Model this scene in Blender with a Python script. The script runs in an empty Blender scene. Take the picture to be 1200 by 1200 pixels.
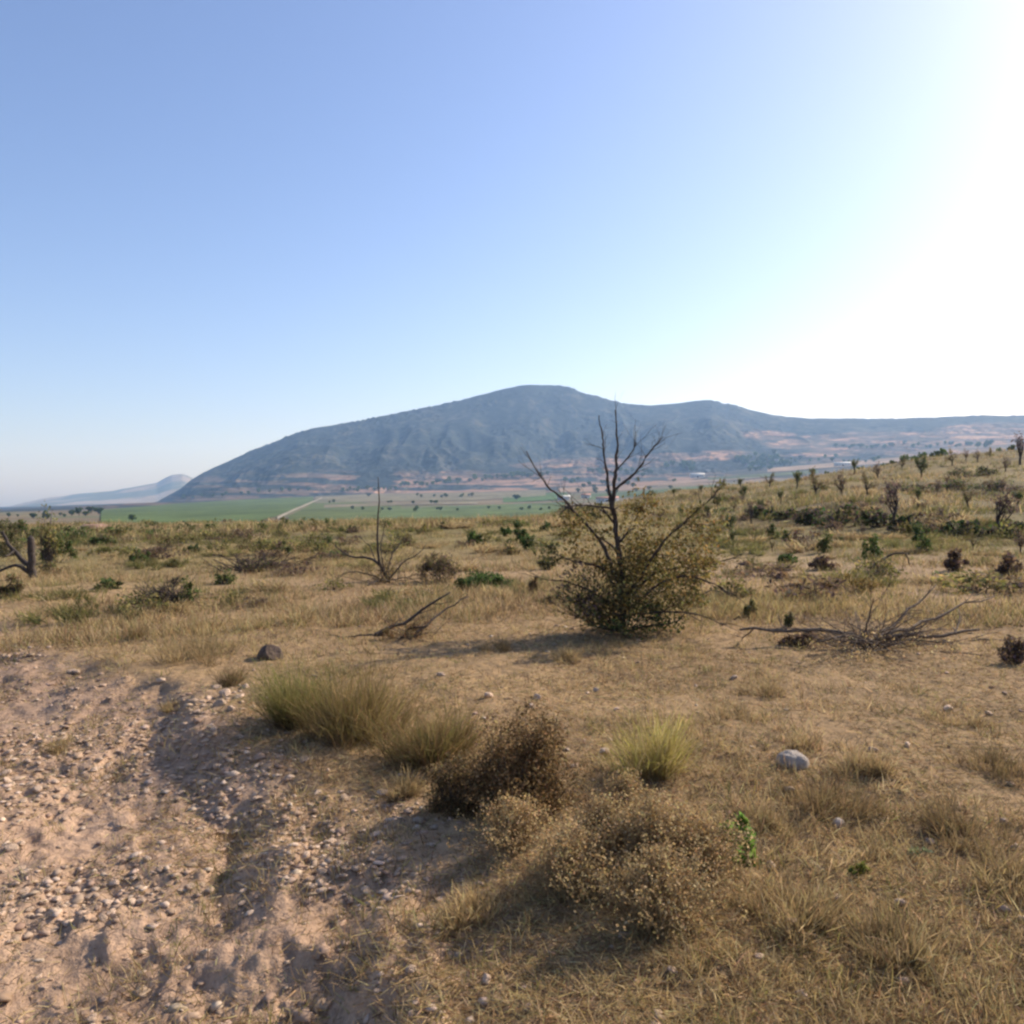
import bpy, math, random
import numpy as np
from mathutils import Matrix, Vector

# ------------------------------------------------------------------ camera, sky, sun, exposure
SC = bpy.context.scene
COL = SC.collection
F = 998.0                     # focal length in pixels of the 1200 px wide photograph
EYE = 1.6
PITCH = math.atan(20.0 / F)   # looking slightly down
ROLL = math.radians(1.19)
SUN_AZ = math.radians(58)     # to the right of straight ahead
SUN_EL = math.radians(32)

r0 = np.array([1.0, 0, 0]); v0 = np.array([0, math.sin(PITCH), math.cos(PITCH)]); w0 = np.array([0, math.cos(PITCH), -math.sin(PITCH)])
CR = r0 * math.cos(ROLL) - v0 * math.sin(ROLL)
CV = v0 * math.cos(ROLL) + r0 * math.sin(ROLL)
CW = w0
cam = bpy.data.cameras.new("camera"); cam_o = bpy.data.objects.new("camera", cam); COL.objects.link(cam_o)
m = Matrix(((CR[0], CV[0], -CW[0], 0), (CR[1], CV[1], -CW[1], 0), (CR[2], CV[2], -CW[2], EYE), (0, 0, 0, 1)))
cam_o.matrix_world = m
cam.sensor_width = 36; cam.sensor_fit = 'HORIZONTAL'; cam.lens = 36 * F / 1200
cam.clip_start = 0.05; cam.clip_end = 40000
SC.camera = cam_o

world = bpy.data.worlds.new("World"); SC.world = world; world.use_nodes = True
wn = world.node_tree; wn.nodes.clear()
sky = wn.nodes.new('ShaderNodeTexSky'); sky.sky_type = 'NISHITA'; sky.sun_disc = False
sky.sun_elevation = SUN_EL; sky.sun_rotation = SUN_AZ
sky.altitude = 300; sky.air_density = 1.0; sky.dust_density = 1.5; sky.ozone_density = 4.5
bg = wn.nodes.new('ShaderNodeBackground'); bg.inputs['Strength'].default_value = 0.12
wo = wn.nodes.new('ShaderNodeOutputWorld')
tint = wn.nodes.new('ShaderNodeMix'); tint.data_type = 'RGBA'; tint.blend_type = 'MULTIPLY'; tint.inputs[0].default_value = 1.0
tint.inputs[7].default_value = (1.075, 0.955, 0.99, 1)
wn.links.new(sky.outputs[0], tint.inputs[6]); wn.links.new(tint.outputs[2], bg.inputs[0]); wn.links.new(bg.outputs[0], wo.inputs[0])

sun = bpy.data.lights.new("sun", 'SUN'); sun.energy = 4.3; sun.angle = math.radians(0.53); sun.color = (1.0, 0.92, 0.79)
sun_o = bpy.data.objects.new("sun", sun); COL.objects.link(sun_o)
sv = Vector((math.sin(SUN_AZ) * math.cos(SUN_EL), math.cos(SUN_AZ) * math.cos(SUN_EL), math.sin(SUN_EL)))
sun_o.rotation_euler = sv.to_track_quat('Z', 'Y').to_euler(); sun_o.location = (30, 30, 60)

SC.view_settings.view_transform = 'Standard'; SC.view_settings.look = 'None'
SC.view_settings.exposure = 0.75; SC.view_settings.gamma = 1.0; SC.view_settings.use_curve_mapping = False
SC.render.engine = 'CYCLES'
cy = SC.cycles
cy.max_bounces = 5; cy.diffuse_bounces = 2; cy.glossy_bounces = 1; cy.transmission_bounces = 3; cy.volume_bounces = 1
cy.use_denoising = True
try: cy.denoiser = 'OPENIMAGEDENOISE'
except Exception: pass
cy.pixel_filter_type = 'BLACKMAN_HARRIS'; cy.filter_width = 2.5
cy.use_adaptive_sampling = False
cy.sample_clamp_indirect = 5

rng = np.random.default_rng(11)
random.seed(5)

# ------------------------------------------------------------------ noise
def _hash(ix, iy, s):
    h = (ix.astype(np.int64) * 374761393 + iy.astype(np.int64) * 668265263 + s * 1442695041) & 0xFFFFFFFF
    h = ((h ^ (h >> 13)) * 1274126177) & 0xFFFFFFFF
    h = h ^ (h >> 16)
    return (h & 0xFFFFFF) / float(0xFFFFFF)
def vn(x, y, s=0):
    x = np.asarray(x, float); y = np.asarray(y, float)
    ix = np.floor(x); iy = np.floor(y); fx = x - ix; fy = y - iy
    fx = fx * fx * fx * (fx * (fx * 6 - 15) + 10); fy = fy * fy * fy * (fy * (fy * 6 - 15) + 10)
    a = _hash(ix, iy, s); b = _hash(ix + 1, iy, s); c = _hash(ix, iy + 1, s); d = _hash(ix + 1, iy + 1, s)
    return ((a * (1 - fx) + b * fx) * (1 - fy) + (c * (1 - fx) + d * fx) * fy) * 2 - 1
def fbm(x, y, s=0, o=4, g=0.5):
    r = 0; a = 1.0; t = 0
    for i in range(o):
        r = r + a * vn(x * 2 ** i + 17.3 * i, y * 2 ** i - 9.1 * i, s + i); t += a; a *= g
    return r / t
def ss(x, a, b):
    t = np.clip((np.asarray(x, float) - a) / (b - a), 0, 1); return t * t * (3 - 2 * t)

# ------------------------------------------------------------------ projection helpers
def hor(u): return 580.0 - math.tan(ROLL) * (u - 600.0)
def ray(u, py):
    d = CW + (u - 600.0) / F * CR - (py - 600.0) / F * CV
    return d / d[1]
def at_depth(u, py, D):
    return np.array([0, 0, EYE]) + ray(u, py) * D
def project(P):
    P = np.asarray(P, float) - np.array([0, 0, EYE])
    z = P @ CW
    return 600 + F * (P @ CR) / z, 600 - F * (P @ CV) / z

# ------------------------------------------------------------------ terrain
TU = np.array([0, 300, 600, 700, 800, 900, 1000, 1100, 1200.0])
TT = [  # forward distance, then how far below (+) or above (-) eye level the land shows in each direction
 (31,  [None, None, None, None, None, None, 52, 42, 41]),
 (35,  [None, None, None, None, None, 45.2, 46, 38, 37]),
 (38,  [None, None, None, None, 40, 34, 18.5, 33, 33]),
 (48,  [34, 34.5, 35, 33.5, 29, 22, 11, 20, 20]),
 (58,  [30, 31, 32, 28.5, 22, 14, 2.5, 7.5, 9.5]),
 (62,  [29, 30, 31, 26, 18, 9, -2.5, -3.5, -2.5]),
 (85,  [24, 27, 28, 17, 5, -1, -10.5, -18.5, -22.5]),
 (110, [25, 28.5, 30, 16, -1.8, -7.8, -20.7, -35.6, -41.5]),
 (130, [27, 30, 32, 19, 2, -4, -17, -32, -38]),
 (160, [29, 32, 35, 25, 12, 6, -8, -20, -28]),
 (350, [25, 30, 34, 30, 24, 18, 6, -8, -14]),
 (700, [16, 23, 26, 23, 15, 8, -2, -14, -22]),
 (1200,[9, 11, 13, 11, 2, -4, -9, -22, -26]),
 (1800,[7, 3, 2, -2, -8, -12, -18, -30, -36]),
 (2600,[5, -3, -8, -14, -18, -26, -32, -44, -50]),
]
TD = [0, 20, 28]; TH = [np.zeros(9)] * 3
for D_, row in TT:
    TD.append(D_)
    TH.append(np.array([0.0 if v is None else EYE - v / F * D_ for v in row]))
TD = np.array(TD, float); TH = np.array(TH)
LTD = np.log(TD + 8)
def track_edge(y):
    return np.interp(y, [-4, 0, 2.4, 3.67, 4.9, 7.1, 11, 14, 40], [-0.2, -0.3, -0.4, -0.62, -1.25, -2.6, -6.6, -10.5, -42])
def track_mask(x, y):
    sd = (track_edge(y) - x) * 0.78 + 0.75 * fbm(x / 1.5, y / 1.5, 41, 4, 0.6)
    return ss(sd, -0.35, 0.50)
def base_h(x, y):
    r = np.hypot(x, y); a = np.arctan2(x, y); ac = np.clip(a, -0.87, 0.87)
    D = r * np.cos(ac); u = 600 + F * np.tan(ac)
    uc = np.clip(u, 0, 1200)
    i = np.clip(np.searchsorted(TU, uc, side='right') - 1, 0, len(TU) - 2)
    f = ss((uc - TU[i]) / (TU[i + 1] - TU[i]), 0, 1) * 0.5 + 0.5 * (uc - TU[i]) / (TU[i + 1] - TU[i])
    L = np.log(np.clip(D, 0, 2600) + 8)
    j = np.clip(np.searchsorted(LTD, L, side='right') - 1, 0, len(TD) - 2)
    g = (L - LTD[j]) / (LTD[j + 1] - LTD[j])
    h = (TH[j, i] * (1 - f) + TH[j, i + 1] * f) * (1 - g) + (TH[j + 1, i] * (1 - f) + TH[j + 1, i + 1] * f) * g
    return h * ss(np.abs(a), 1.7, 1.0)
def H(x, y):
    x = np.asarray(x, float); y = np.asarray(y, float)
    r = np.hypot(x, y)
    h = base_h(x, y)
    near = ss(r, 160, 40)
    tm = track_mask(x, y)
    h = h + 0.10 * fbm(x / 5.0, y / 5.0, 1, 3) * near * ss(r, 1, 4)
    h = h + 0.35 * fbm(x / 22.0, y / 22.0, 4, 3) * ss(r, 18, 40) * ss(r, 300, 120)
    n2 = ss(r, 45, 12)
    h = h + (0.035 + 0.020 * tm) * fbm(x / 0.55, y / 0.55, 7, 4, 0.62) * n2
    h = h + tm * n2 * 0.028 * (ss(fbm(x / 0.5, y / 0.6, 17, 4, 0.65), 0.05, 0.16) - 0.4)
    h = h + (0.018 + 0.018 * tm) * fbm(x / 0.16, y / 0.16, 9, 4, 0.75) * ss(r, 14, 6)
    sdb = (track_edge(y) - x) * 0.78 + 0.45 * fbm(x / 1.1, y / 1.1, 43, 3)
    h = h - (0.06 * tm + 0.20 * ss(sdb, -0.10, 0.38) * ss(y, 11, 6)) * near
    # ruts and little wash banks of the track
    q = (track_edge(y) - x)
    h = h + tm * near * 0.035 * np.sin(q * 3.1 + 1.2 * fbm(x / 1.3, y / 1.3, 13, 2))
    return h
_T = np.exp(np.linspace(math.log(1.2), math.log(2900), 2800))
def ground_at(u, py):
    d = ray(u, py)
    P = np.array([0, 0, EYE]) + _T[:, None] * d
    below = P[:, 2] - H(P[:, 0], P[:, 1])
    k = np.argmax(below < 0)
    if below[k] >= 0: k = len(_T) - 1
    x, y = P[k, 0], P[k, 1]
    return np.array([x, y, float(H(x, y))])

# ------------------------------------------------------------------ mesh helpers
def make_mesh(name, V, faces, col=None, smooth=True):
    """faces: list of integer arrays (n,3) or (n,4)"""
    me = bpy.data.meshes.new(name)
    V = np.asarray(V, np.float32)
    me.vertices.add(len(V)); me.vertices.foreach_set('co', V.ravel())
    faces = [np.asarray(f, np.int32) for f in faces if len(f)]
    nl = sum(f.size for f in faces); nf = sum(len(f) for f in faces)
    me.loops.add(nl); me.polygons.add(nf)
    me.loops.foreach_set('vertex_index', np.concatenate([f.ravel() for f in faces]))
    starts = []; tot = 0
    for f in faces:
        starts.append(tot + np.arange(len(f)) * f.shape[1]); tot += f.size
    me.polygons.foreach_set('loop_start', np.concatenate(starts).astype(np.int32))
    if smooth: me.polygons.foreach_set('use_smooth', np.ones(nf, bool))
    if col is not None:
        at = me.attributes.new('Col', 'FLOAT_COLOR', 'POINT')
        c = np.ones((len(V), 4), np.float32); c[:, :3] = np.clip(col, 0, 1)
        at.data.foreach_set('color', c.ravel())
    me.update(calc_edges=True)
    return me
def obj(name, me, mat=None, parent=None, loc=None):
    o = bpy.data.objects.new(name, me); COL.objects.link(o)
    if mat is not None and not me.materials: me.materials.append(mat)
    if parent is not None:
        o.parent = parent
        if name in ('foliage', 'blades', 'seed_heads', 'leaves', 'twigs', 'crown', 'suckers'): o['kind'] = 'stuff'
    if loc is not None: o.location = loc
    return o
def tag(o, label=None, cat=None, group=None, kind=None):
    if label: o['label'] = label
    if cat: o['category'] = cat
    if group: o['group'] = group
    if kind: o['kind'] = kind
    return o
def thing(name, label, cat, loc, group=None, rz=0.0, sc=1.0):
    o = bpy.data.objects.new(name, None); COL.objects.link(o)
    o.empty_display_size = 0.1
    o.location = loc; o.rotation_euler = (0, 0, rz)
    o.scale = (sc, sc, sc) if np.isscalar(sc) else sc
    return tag(o, label, cat, group)

# ------------------------------------------------------------------ materials
def new_mat(name):
    mt = bpy.data.materials.new(name); mt.use_nodes = True
    nt = mt.node_tree; nt.nodes.clear()
    return mt, nt, nt.nodes.new('ShaderNodeOutputMaterial')
def leaf_mat(name, trans=0.3, rough=0.75, spec=0.2):
    mt, nt, out = new_mat(name); N = nt.nodes; L = nt.links
    at = N.new('ShaderNodeAttribute'); at.attribute_name = 'Col'
    oi = N.new('ShaderNodeObjectInfo')
    hv = N.new('ShaderNodeHueSaturation'); mr = N.new('ShaderNodeMapRange')
    mr.inputs['To Min'].default_value = 0.85; mr.inputs['To Max'].default_value = 1.15
    L.new(oi.outputs['Random'], mr.inputs['Value']); L.new(mr.outputs[0], hv.inputs['Value']); L.new(at.outputs['Color'], hv.inputs['Color'])
    p = N.new('ShaderNodeBsdfPrincipled'); p.inputs['Roughness'].default_value = rough; p.inputs['Specular IOR Level'].default_value = spec
    t = N.new('ShaderNodeBsdfTranslucent'); mx = N.new('ShaderNodeMixShader'); mx.inputs[0].default_value = trans
    L.new(hv.outputs[0], p.inputs['Base Color']); L.new(hv.outputs[0], t.inputs['Color'])
    L.new(p.outputs[0], mx.inputs[1]); L.new(t.outputs[0], mx.inputs[2]); L.new(mx.outputs[0], out.inputs['Surface'])
    return mt
def noise_node(N, L, vec, scale, detail=4, rough=0.55):
    n = N.new('ShaderNodeTexNoise'); n.inputs['Scale'].default_value = scale; n.inputs['Detail'].default_value = detail
    n.inputs['Roughness'].default_value = rough
    L.new(vec, n.inputs['Vector']); return n
def ramp(N, L, src, stops):
    r = N.new('ShaderNodeValToRGB'); el = r.color_ramp.elements
    while len(el) < len(stops): el.new(0.5)
    for e, (p, c) in zip(el, stops): e.position = p; e.color = (*c, 1)
    L.new(src, r.inputs[0]); return r
def mixc(N, L, mode, fac, a, b):
    mx = N.new('ShaderNodeMix'); mx.data_type = 'RGBA'; mx.blend_type = mode
    if isinstance(fac, float): mx.inputs[0].default_value = fac
    else: L.new(fac, mx.inputs[0])
    for v, i in ((a, 6), (b, 7)):
        if isinstance(v, tuple): mx.inputs[i].default_value = (*v, 1)
        else: L.new(v, mx.inputs[i])
    return mx.outputs[2]
def bark_mat(name, dark, light, scale=30):
    mt, nt, out = new_mat(name); N = nt.nodes; L = nt.links
    tc = N.new('ShaderNodeTexCoord')
    n = noise_node(N, L, tc.outputs['Object'], scale, 5)
    r = ramp(N, L, n.outputs[0], [(0.3, dark), (0.7, light)])
    p = N.new('ShaderNodeBsdfPrincipled'); p.inputs['Roughness'].default_value = 0.9; p.inputs['Specular IOR Level'].default_value = 0.15
    b = N.new('ShaderNodeBump'); b.inputs['Strength'].default_value = 0.5; b.inputs['Distance'].default_value = 0.01
    L.new(n.outputs[0], b.inputs['Height']); L.new(b.outputs[0], p.inputs['Normal'])
    L.new(r.outputs[0], p.inputs['Base Color']); L.new(p.outputs[0], out.inputs['Surface'])
    return mt
def soil_mat():
    mt, nt, out = new_mat('soil'); N = nt.nodes; L = nt.links
    at = N.new('ShaderNodeAttribute'); at.attribute_name = 'Col'
    geo = N.new('ShaderNodeNewGeometry')
    n1 = noise_node(N, L, geo.outputs['Position'], 9.0, 6, 0.65)
    n2 = noise_node(N, L, geo.outputs['Position'], 55.0, 4, 0.6)
    n3 = noise_node(N, L, geo.outputs['Position'], 0.9, 5, 0.6)
    r1 = ramp(N, L, n1.outputs[0], [(0.28, (0.62, 0.60, 0.60)), (0.5, (0.95, 0.95, 0.95)), (0.75, (1.28, 1.24, 1.18))])
    r3 = ramp(N, L, n3.outputs[0], [(0.3, (0.85, 0.82, 0.80)), (0.7, (1.12, 1.10, 1.05))])
    r2 = ramp(N, L, n2.outputs[0], [(0.3, (0.75, 0.73, 0.72)), (0.68, (1.2, 1.18, 1.15))])
    c = mixc(N, L, 'MULTIPLY', 1.0, at.outputs['Color'], r1.outputs[0])
    c = mixc(N, L, 'MULTIPLY', 1.0, c, r3.outputs[0])
    c = mixc(N, L, 'MULTIPLY', 0.8, c, r2.outputs[0])
    p = N.new('ShaderNodeBsdfPrincipled'); p.inputs['Roughness'].default_value = 0.95; p.inputs['Specular IOR Level'].default_value = 0.1
    b1 = N.new('ShaderNodeBump'); b1.inputs['Strength'].default_value = 0.8; b1.inputs['Distance'].default_value = 0.05
    b2 = N.new('ShaderNodeBump'); b2.inputs['Strength'].default_value = 0.5; b2.inputs['Distance'].default_value = 0.006
    L.new(n1.outputs[0], b1.inputs['Height']); L.new(n2.outputs[0], b2.inputs['Height']); L.new(b1.outputs[0], b2.inputs['Normal'])
    L.new(b2.outputs[0], p.inputs['Normal']); L.new(c, p.inputs['Base Color']); L.new(p.outputs[0], out.inputs['Surface'])
    return mt
def far_mat(name, scale, amp=0.35, dist=3.0):
    mt, nt, out = new_mat(name); N = nt.nodes; L = nt.links
    at = N.new('ShaderNodeAttribute'); at.attribute_name = 'Col'
    geo = N.new('ShaderNodeNewGeometry')
    n1 = noise_node(N, L, geo.outputs['Position'], scale, 5, 0.65)
    r1 = ramp(N, L, n1.outputs[0], [(0.3, (1 - amp,) * 3), (0.7, (1 + amp,) * 3)])
    c = mixc(N, L, 'MULTIPLY', 1.0, at.outputs['Color'], r1.outputs[0])
    p = N.new('ShaderNodeBsdfPrincipled'); p.inputs['Roughness'].default_value = 0.95; p.inputs['Specular IOR Level'].default_value = 0.05
    b1 = N.new('ShaderNodeBump'); b1.inputs['Strength'].default_value = 0.6; b1.inputs['Distance'].default_value = dist
    L.new(n1.outputs[0], b1.inputs['Height']); L.new(b1.outputs[0], p.inputs['Normal'])
    L.new(c, p.inputs['Base Color']); L.new(p.outputs[0], out.inputs['Surface'])
    return mt
def stone_mat(name, c0, c1):
    mt, nt, out = new_mat(name); N = nt.nodes; L = nt.links
    tc = N.new('ShaderNodeTexCoord'); oi = N.new('ShaderNodeObjectInfo')
    n = noise_node(N, L, tc.outputs['Object'], 3.5, 6, 0.65)
    r = ramp(N, L, n.outputs[0], [(0.3, c0), (0.68, c1)])
    hv = N.new('ShaderNodeHueSaturation'); mr = N.new('ShaderNodeMapRange')
    mr.inputs['To Min'].default_value = 0.75; mr.inputs['To Max'].default_value = 1.2
    L.new(oi.outputs['Random'], mr.inputs['Value']); L.new(mr.outputs[0], hv.inputs['Value']); L.new(r.outputs[0], hv.inputs['Color'])
    p = N.new('ShaderNodeBsdfPrincipled'); p.inputs['Roughness'].default_value = 0.9; p.inputs['Specular IOR Level'].default_value = 0.15
    b = N.new('ShaderNodeBump'); b.inputs['Strength'].default_value = 0.5; b.inputs['Distance'].default_value = 0.1
    L.new(n.outputs[0], b.inputs['Height']); L.new(b.outputs[0], p.inputs['Normal'])
    L.new(hv.outputs[0], p.inputs['Base Color']); L.new(p.outputs[0], out.inputs['Surface'])
    return mt
def plain_mat(name, c, amp=0.15, scale=2.0):
    mt, nt, out = new_mat(name); N = nt.nodes; L = nt.links
    tc = N.new('ShaderNodeTexCoord'); n = noise_node(N, L, tc.outputs['Object'], scale, 5)
    r = ramp(N, L, n.outputs[0], [(0.3, tuple(v * (1 - amp) for v in c)), (0.7, tuple(min(v * (1 + amp), 1) for v in c))])
    p = N.new('ShaderNodeBsdfPrincipled'); p.inputs['Roughness'].default_value = 0.85
    L.new(r.outputs[0], p.inputs['Base Color']); L.new(p.outputs[0], out.inputs['Surface'])
    return mt
M_SOIL = soil_mat()
M_LEAF = leaf_mat('leaf', 0.45)
M_DRY = leaf_mat('dry_grass', 0.40, 0.7)
M_BARK = bark_mat('dead_bark', (0.030, 0.024, 0.021), (0.095, 0.075, 0.062))
M_GREYBARK = bark_mat('weathered_grey_bark', (0.075, 0.053, 0.038), (0.20, 0.15, 0.11))
M_PALEWOOD = bark_mat('straw_stems', (0.22, 0.15, 0.075), (0.40, 0.29, 0.15))
M_STONE = stone_mat('pale_stone', (0.42, 0.285, 0.195), (0.62, 0.46, 0.33))
M_GREYSTONE = stone_mat('grey_stone', (0.36, 0.29, 0.235), (0.60, 0.51, 0.42))
M_DARKSTONE = stone_mat('dark_stone', (0.055, 0.038, 0.03), (0.15, 0.105, 0.08))
M_GRAVEL = leaf_mat('gravel', 0.0, 0.9, 0.1)
M_FIELD = far_mat('crop', 0.25, 0.22, 0.6)
M_FAR = far_mat('mountain_scrub', 0.035, 0.35, 4.0)

# ------------------------------------------------------------------ ground: one sheet from the feet to the horizon
GREEN_VALLEY = np.array([0.085, 0.11, 0.05])
def blobs(u, py, lst):
    m_ = np.zeros_like(u)
    for (a, b, ra, rb) in lst: m_ = np.maximum(m_, ss(np.hypot((u - a) / ra, (py - b) / rb), 1.15, 0.75))
    return m_
TAN = [(690, 542, 55, 5), (640, 545, 40, 4), (560, 558, 60, 4), (600, 566, 70, 3), (490, 565, 28, 4), (540, 553, 22, 3), (385, 570, 30, 4), (330, 576, 60, 3), (800, 536, 60, 5), (850, 531, 30, 4), (700, 552, 30, 5), (430, 577, 30, 2), (760, 545, 30, 4),
       (940, 520, 40, 6), (900, 510, 30, 6), (980, 541, 40, 3), (1020, 527, 80, 4), (1090, 515, 120, 9), (1180, 505, 90, 10), (1000, 512, 60, 5), (960, 533, 45, 3), (1100, 530, 90, 4), (1150, 520, 80, 7), (1240, 515, 80, 12), (720, 565, 25, 3), (250, 585, 50, 2), (470, 588, 50, 2)]
def far_colour(X, Y, Z):
    """scrub and forest, with bare reddish fields near the foot of the mountain"""
    P = np.stack([X, Y, Z], 1); u, py = project(P)
    n = fbm(X / 260, Y / 420, 61, 5, 0.6); n2 = fbm(X / 60, Y / 90, 67, 4, 0.6)
    n4 = fbm(X / 26, Y / 40, 68, 3, 0.6)
    forest = np.array([0.026, 0.034, 0.033])[None] * (1 + 0.5 * n2[:, None] + 0.6 * n4[:, None])
    tan = np.array([0.38, 0.225, 0.14])[None] * (1 + 0.22 * fbm(X / 40, Y / 60, 71, 3)[:, None])
    wu = u + 14 * n2; wp = py + 2.2 * n
    t = blobs(wu, wp, TAN)
    stripes = ss(fbm(X / 90, Y / 200, 73, 4), -0.05, 0.20)
    streak = ss(fbm(u / 34, py / 2.6, 79, 4, 0.6), -0.12, 0.16) * ss(fbm(u / 9, py / 1.6, 84, 3), -0.45, 0.0)
    t = t * (0.45 + 0.55 * stripes) * (0.30 + 0.70 * streak)
    low = ss(py, 548, 564) * ss(fbm(u / 40, py / 3.0, 75, 4), 0.02, 0.25) * (0.25 + 0.4 * ss(u, 300, 450))
    t = np.maximum(t, low)
    scr = ss(0.8 * n2 + 0.7 * n + 0.8 * n4, 0.1, 0.6) * 0.42
    mid = np.array([0.115, 0.098, 0.07])[None]
    c = forest * (1 - scr[:, None]) + mid * scr[:, None]
    return c * (1 - t[:, None]) + tan * t[:, None]

ang_f = np.radians(np.arange(-42, 42.001, 0.165)); ang_b = np.radians(np.concatenate([np.arange(45, 180, 5.0), np.arange(180, 318, 5.0)]))
ANG = np.concatenate([ang_f, ang_b])
def geo(a, b, q): return np.exp(np.arange(math.log(a), math.log(b), math.log(1 + q)))
RAD = np.concatenate([geo(0.5, 1.6, 0.06), geo(1.6, 24, 0.0075), geo(24, 170, 0.009), geo(170, 2700, 0.018), geo(2700, 10400, 0.08), [10400]])
A, R = np.meshgrid(ANG, RAD)
X = (R * np.sin(A)).ravel(); Y = (R * np.cos(A)).ravel(); Z = H(X, Y)
nr, na = A.shape
idx = np.arange(nr * na).reshape(nr, na)
q = np.stack([idx[:-1, :], np.roll(idx, -1, 1)[:-1, :], np.roll(idx, -1, 1)[1:, :], idx[1:, :]], -1).reshape(-1, 4)
q = q[:, ::-1]
rr = np.hypot(X, Y)
tm = track_mask(X, Y) * ss(rr, 60, 30)
n1 = fbm(X / 1.7, Y / 1.7, 21, 4); n2 = fbm(X / 6, Y / 6, 25, 4); n3 = fbm(X / 25, Y / 25, 27, 4)
field = np.array([0.315, 0.218, 0.120])[None] * (1 + 0.16 * n1 + 0.14 * n2)[:, None]
pink = np.array([0.39, 0.272, 0.175])[None] * (1 + 0.12 * n1)[:, None]
pk = np.clip(ss(n2 + 0.5 * n1, 0.1, 0.45), 0, 1)[:, None] * 0.7
field = field * (1 - pk) + pink * pk
track = np.array([0.41, 0.285, 0.20])[None] * (1 + 0.22 * n1 + 0.12 * n2 + 0.18 * fbm(X / 0.4, Y / 0.4, 29, 3))[:, None]
c = field * (1 - tm[:, None]) + track * tm[:, None]
# dry grass on the slopes farther out
g1 = ss(rr, 13, 30)[:, None]
hill = (ss(X / np.maximum(Y, 1), 0.10, 0.30) * ss(rr, 20, 40))[:, None]
dry = np.array([0.29, 0.222, 0.095])[None] * (1 + 0.2 * n2 + 0.25 * n3)[:, None]
olive = np.array([0.17, 0.145, 0.065])[None]
ol = ss(n3 + 0.5 * n2, -0.25, 0.3)[:, None] * 0.85
dry = dry * (1 - ol) + olive * ol
dry = dry * (1 - 0.55 * hill) + np.array([0.15, 0.12, 0.058])[None] * 0.55 * hill
stk = ss(fbm(X / 16, Y / 3.5, 33, 4, 0.6), 0.05, 0.30)[:, None] * ss(rr, 24, 40)[:, None] * 0.7
dry = dry * (1 - stk) + np.array([0.105, 0.082, 0.052])[None] * stk
c = c * (1 - g1) + dry * g1
fr = ss(rr, 150, 260)[:, None]
fc = far_colour(X, np.maximum(Y, 1), Z) if True else c
vpatch = fbm(X / 120, Y / 60, 81, 3)
val = np.array([0.20, 0.155, 0.095])[None] * (1 + 0.35 * vpatch + 0.3 * fbm(X / 40, Y / 30, 83, 3))[:, None]
uv_, pv_ = project(np.stack([X, np.maximum(Y, 1), Z], 1))
sv_ = fbm(uv_ / 70, pv_ / 3.2, 86, 4, 0.6)
val = val * (1 + 0.5 * sv_)[:, None]
gm = ss(vpatch + 0.9 * sv_, -0.1, 0.3)[:, None] * 0.75
val = val * (1 - gm) + GREEN_VALLEY[None] * gm
ff = ss(rr, 1500, 2100)[:, None]
val = val * (1 - ff) + fc * ff
c = c * (1 - fr) + val * fr
# steep terrace banks: dry scrub, plus backlit shade darkened into the earth colour
zg = Z.reshape(nr, na); sl = np.zeros_like(zg); sl[1:] = np.abs(np.diff(zg, axis=0)) / np.diff(RAD)[:, None]
sl = (ss(sl.ravel(), 0.14, 0.30) * ss(rr, 22, 28) * ss(rr, 170, 120))[:, None] * 0.75
c = c * (1 - sl) + np.array([0.10, 0.075, 0.055])[None] * sl
fan = np.stack([np.full(na, nr * na), np.roll(idx[0], -1), idx[0]], -1)
V = np.concatenate([np.stack([X, Y, Z], 1), [[0, 0, float(H(np.array(0.0), np.array(0.0)))]]])
c = np.concatenate([c, c[:1]])
go = obj('ground', make_mesh('ground', V, [q, fan[:, ::-1]], c), M_SOIL)
tag(go, kind='structure')
go['label'] = 'dry stony farmland stretching from the feet down to the valley'

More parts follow.
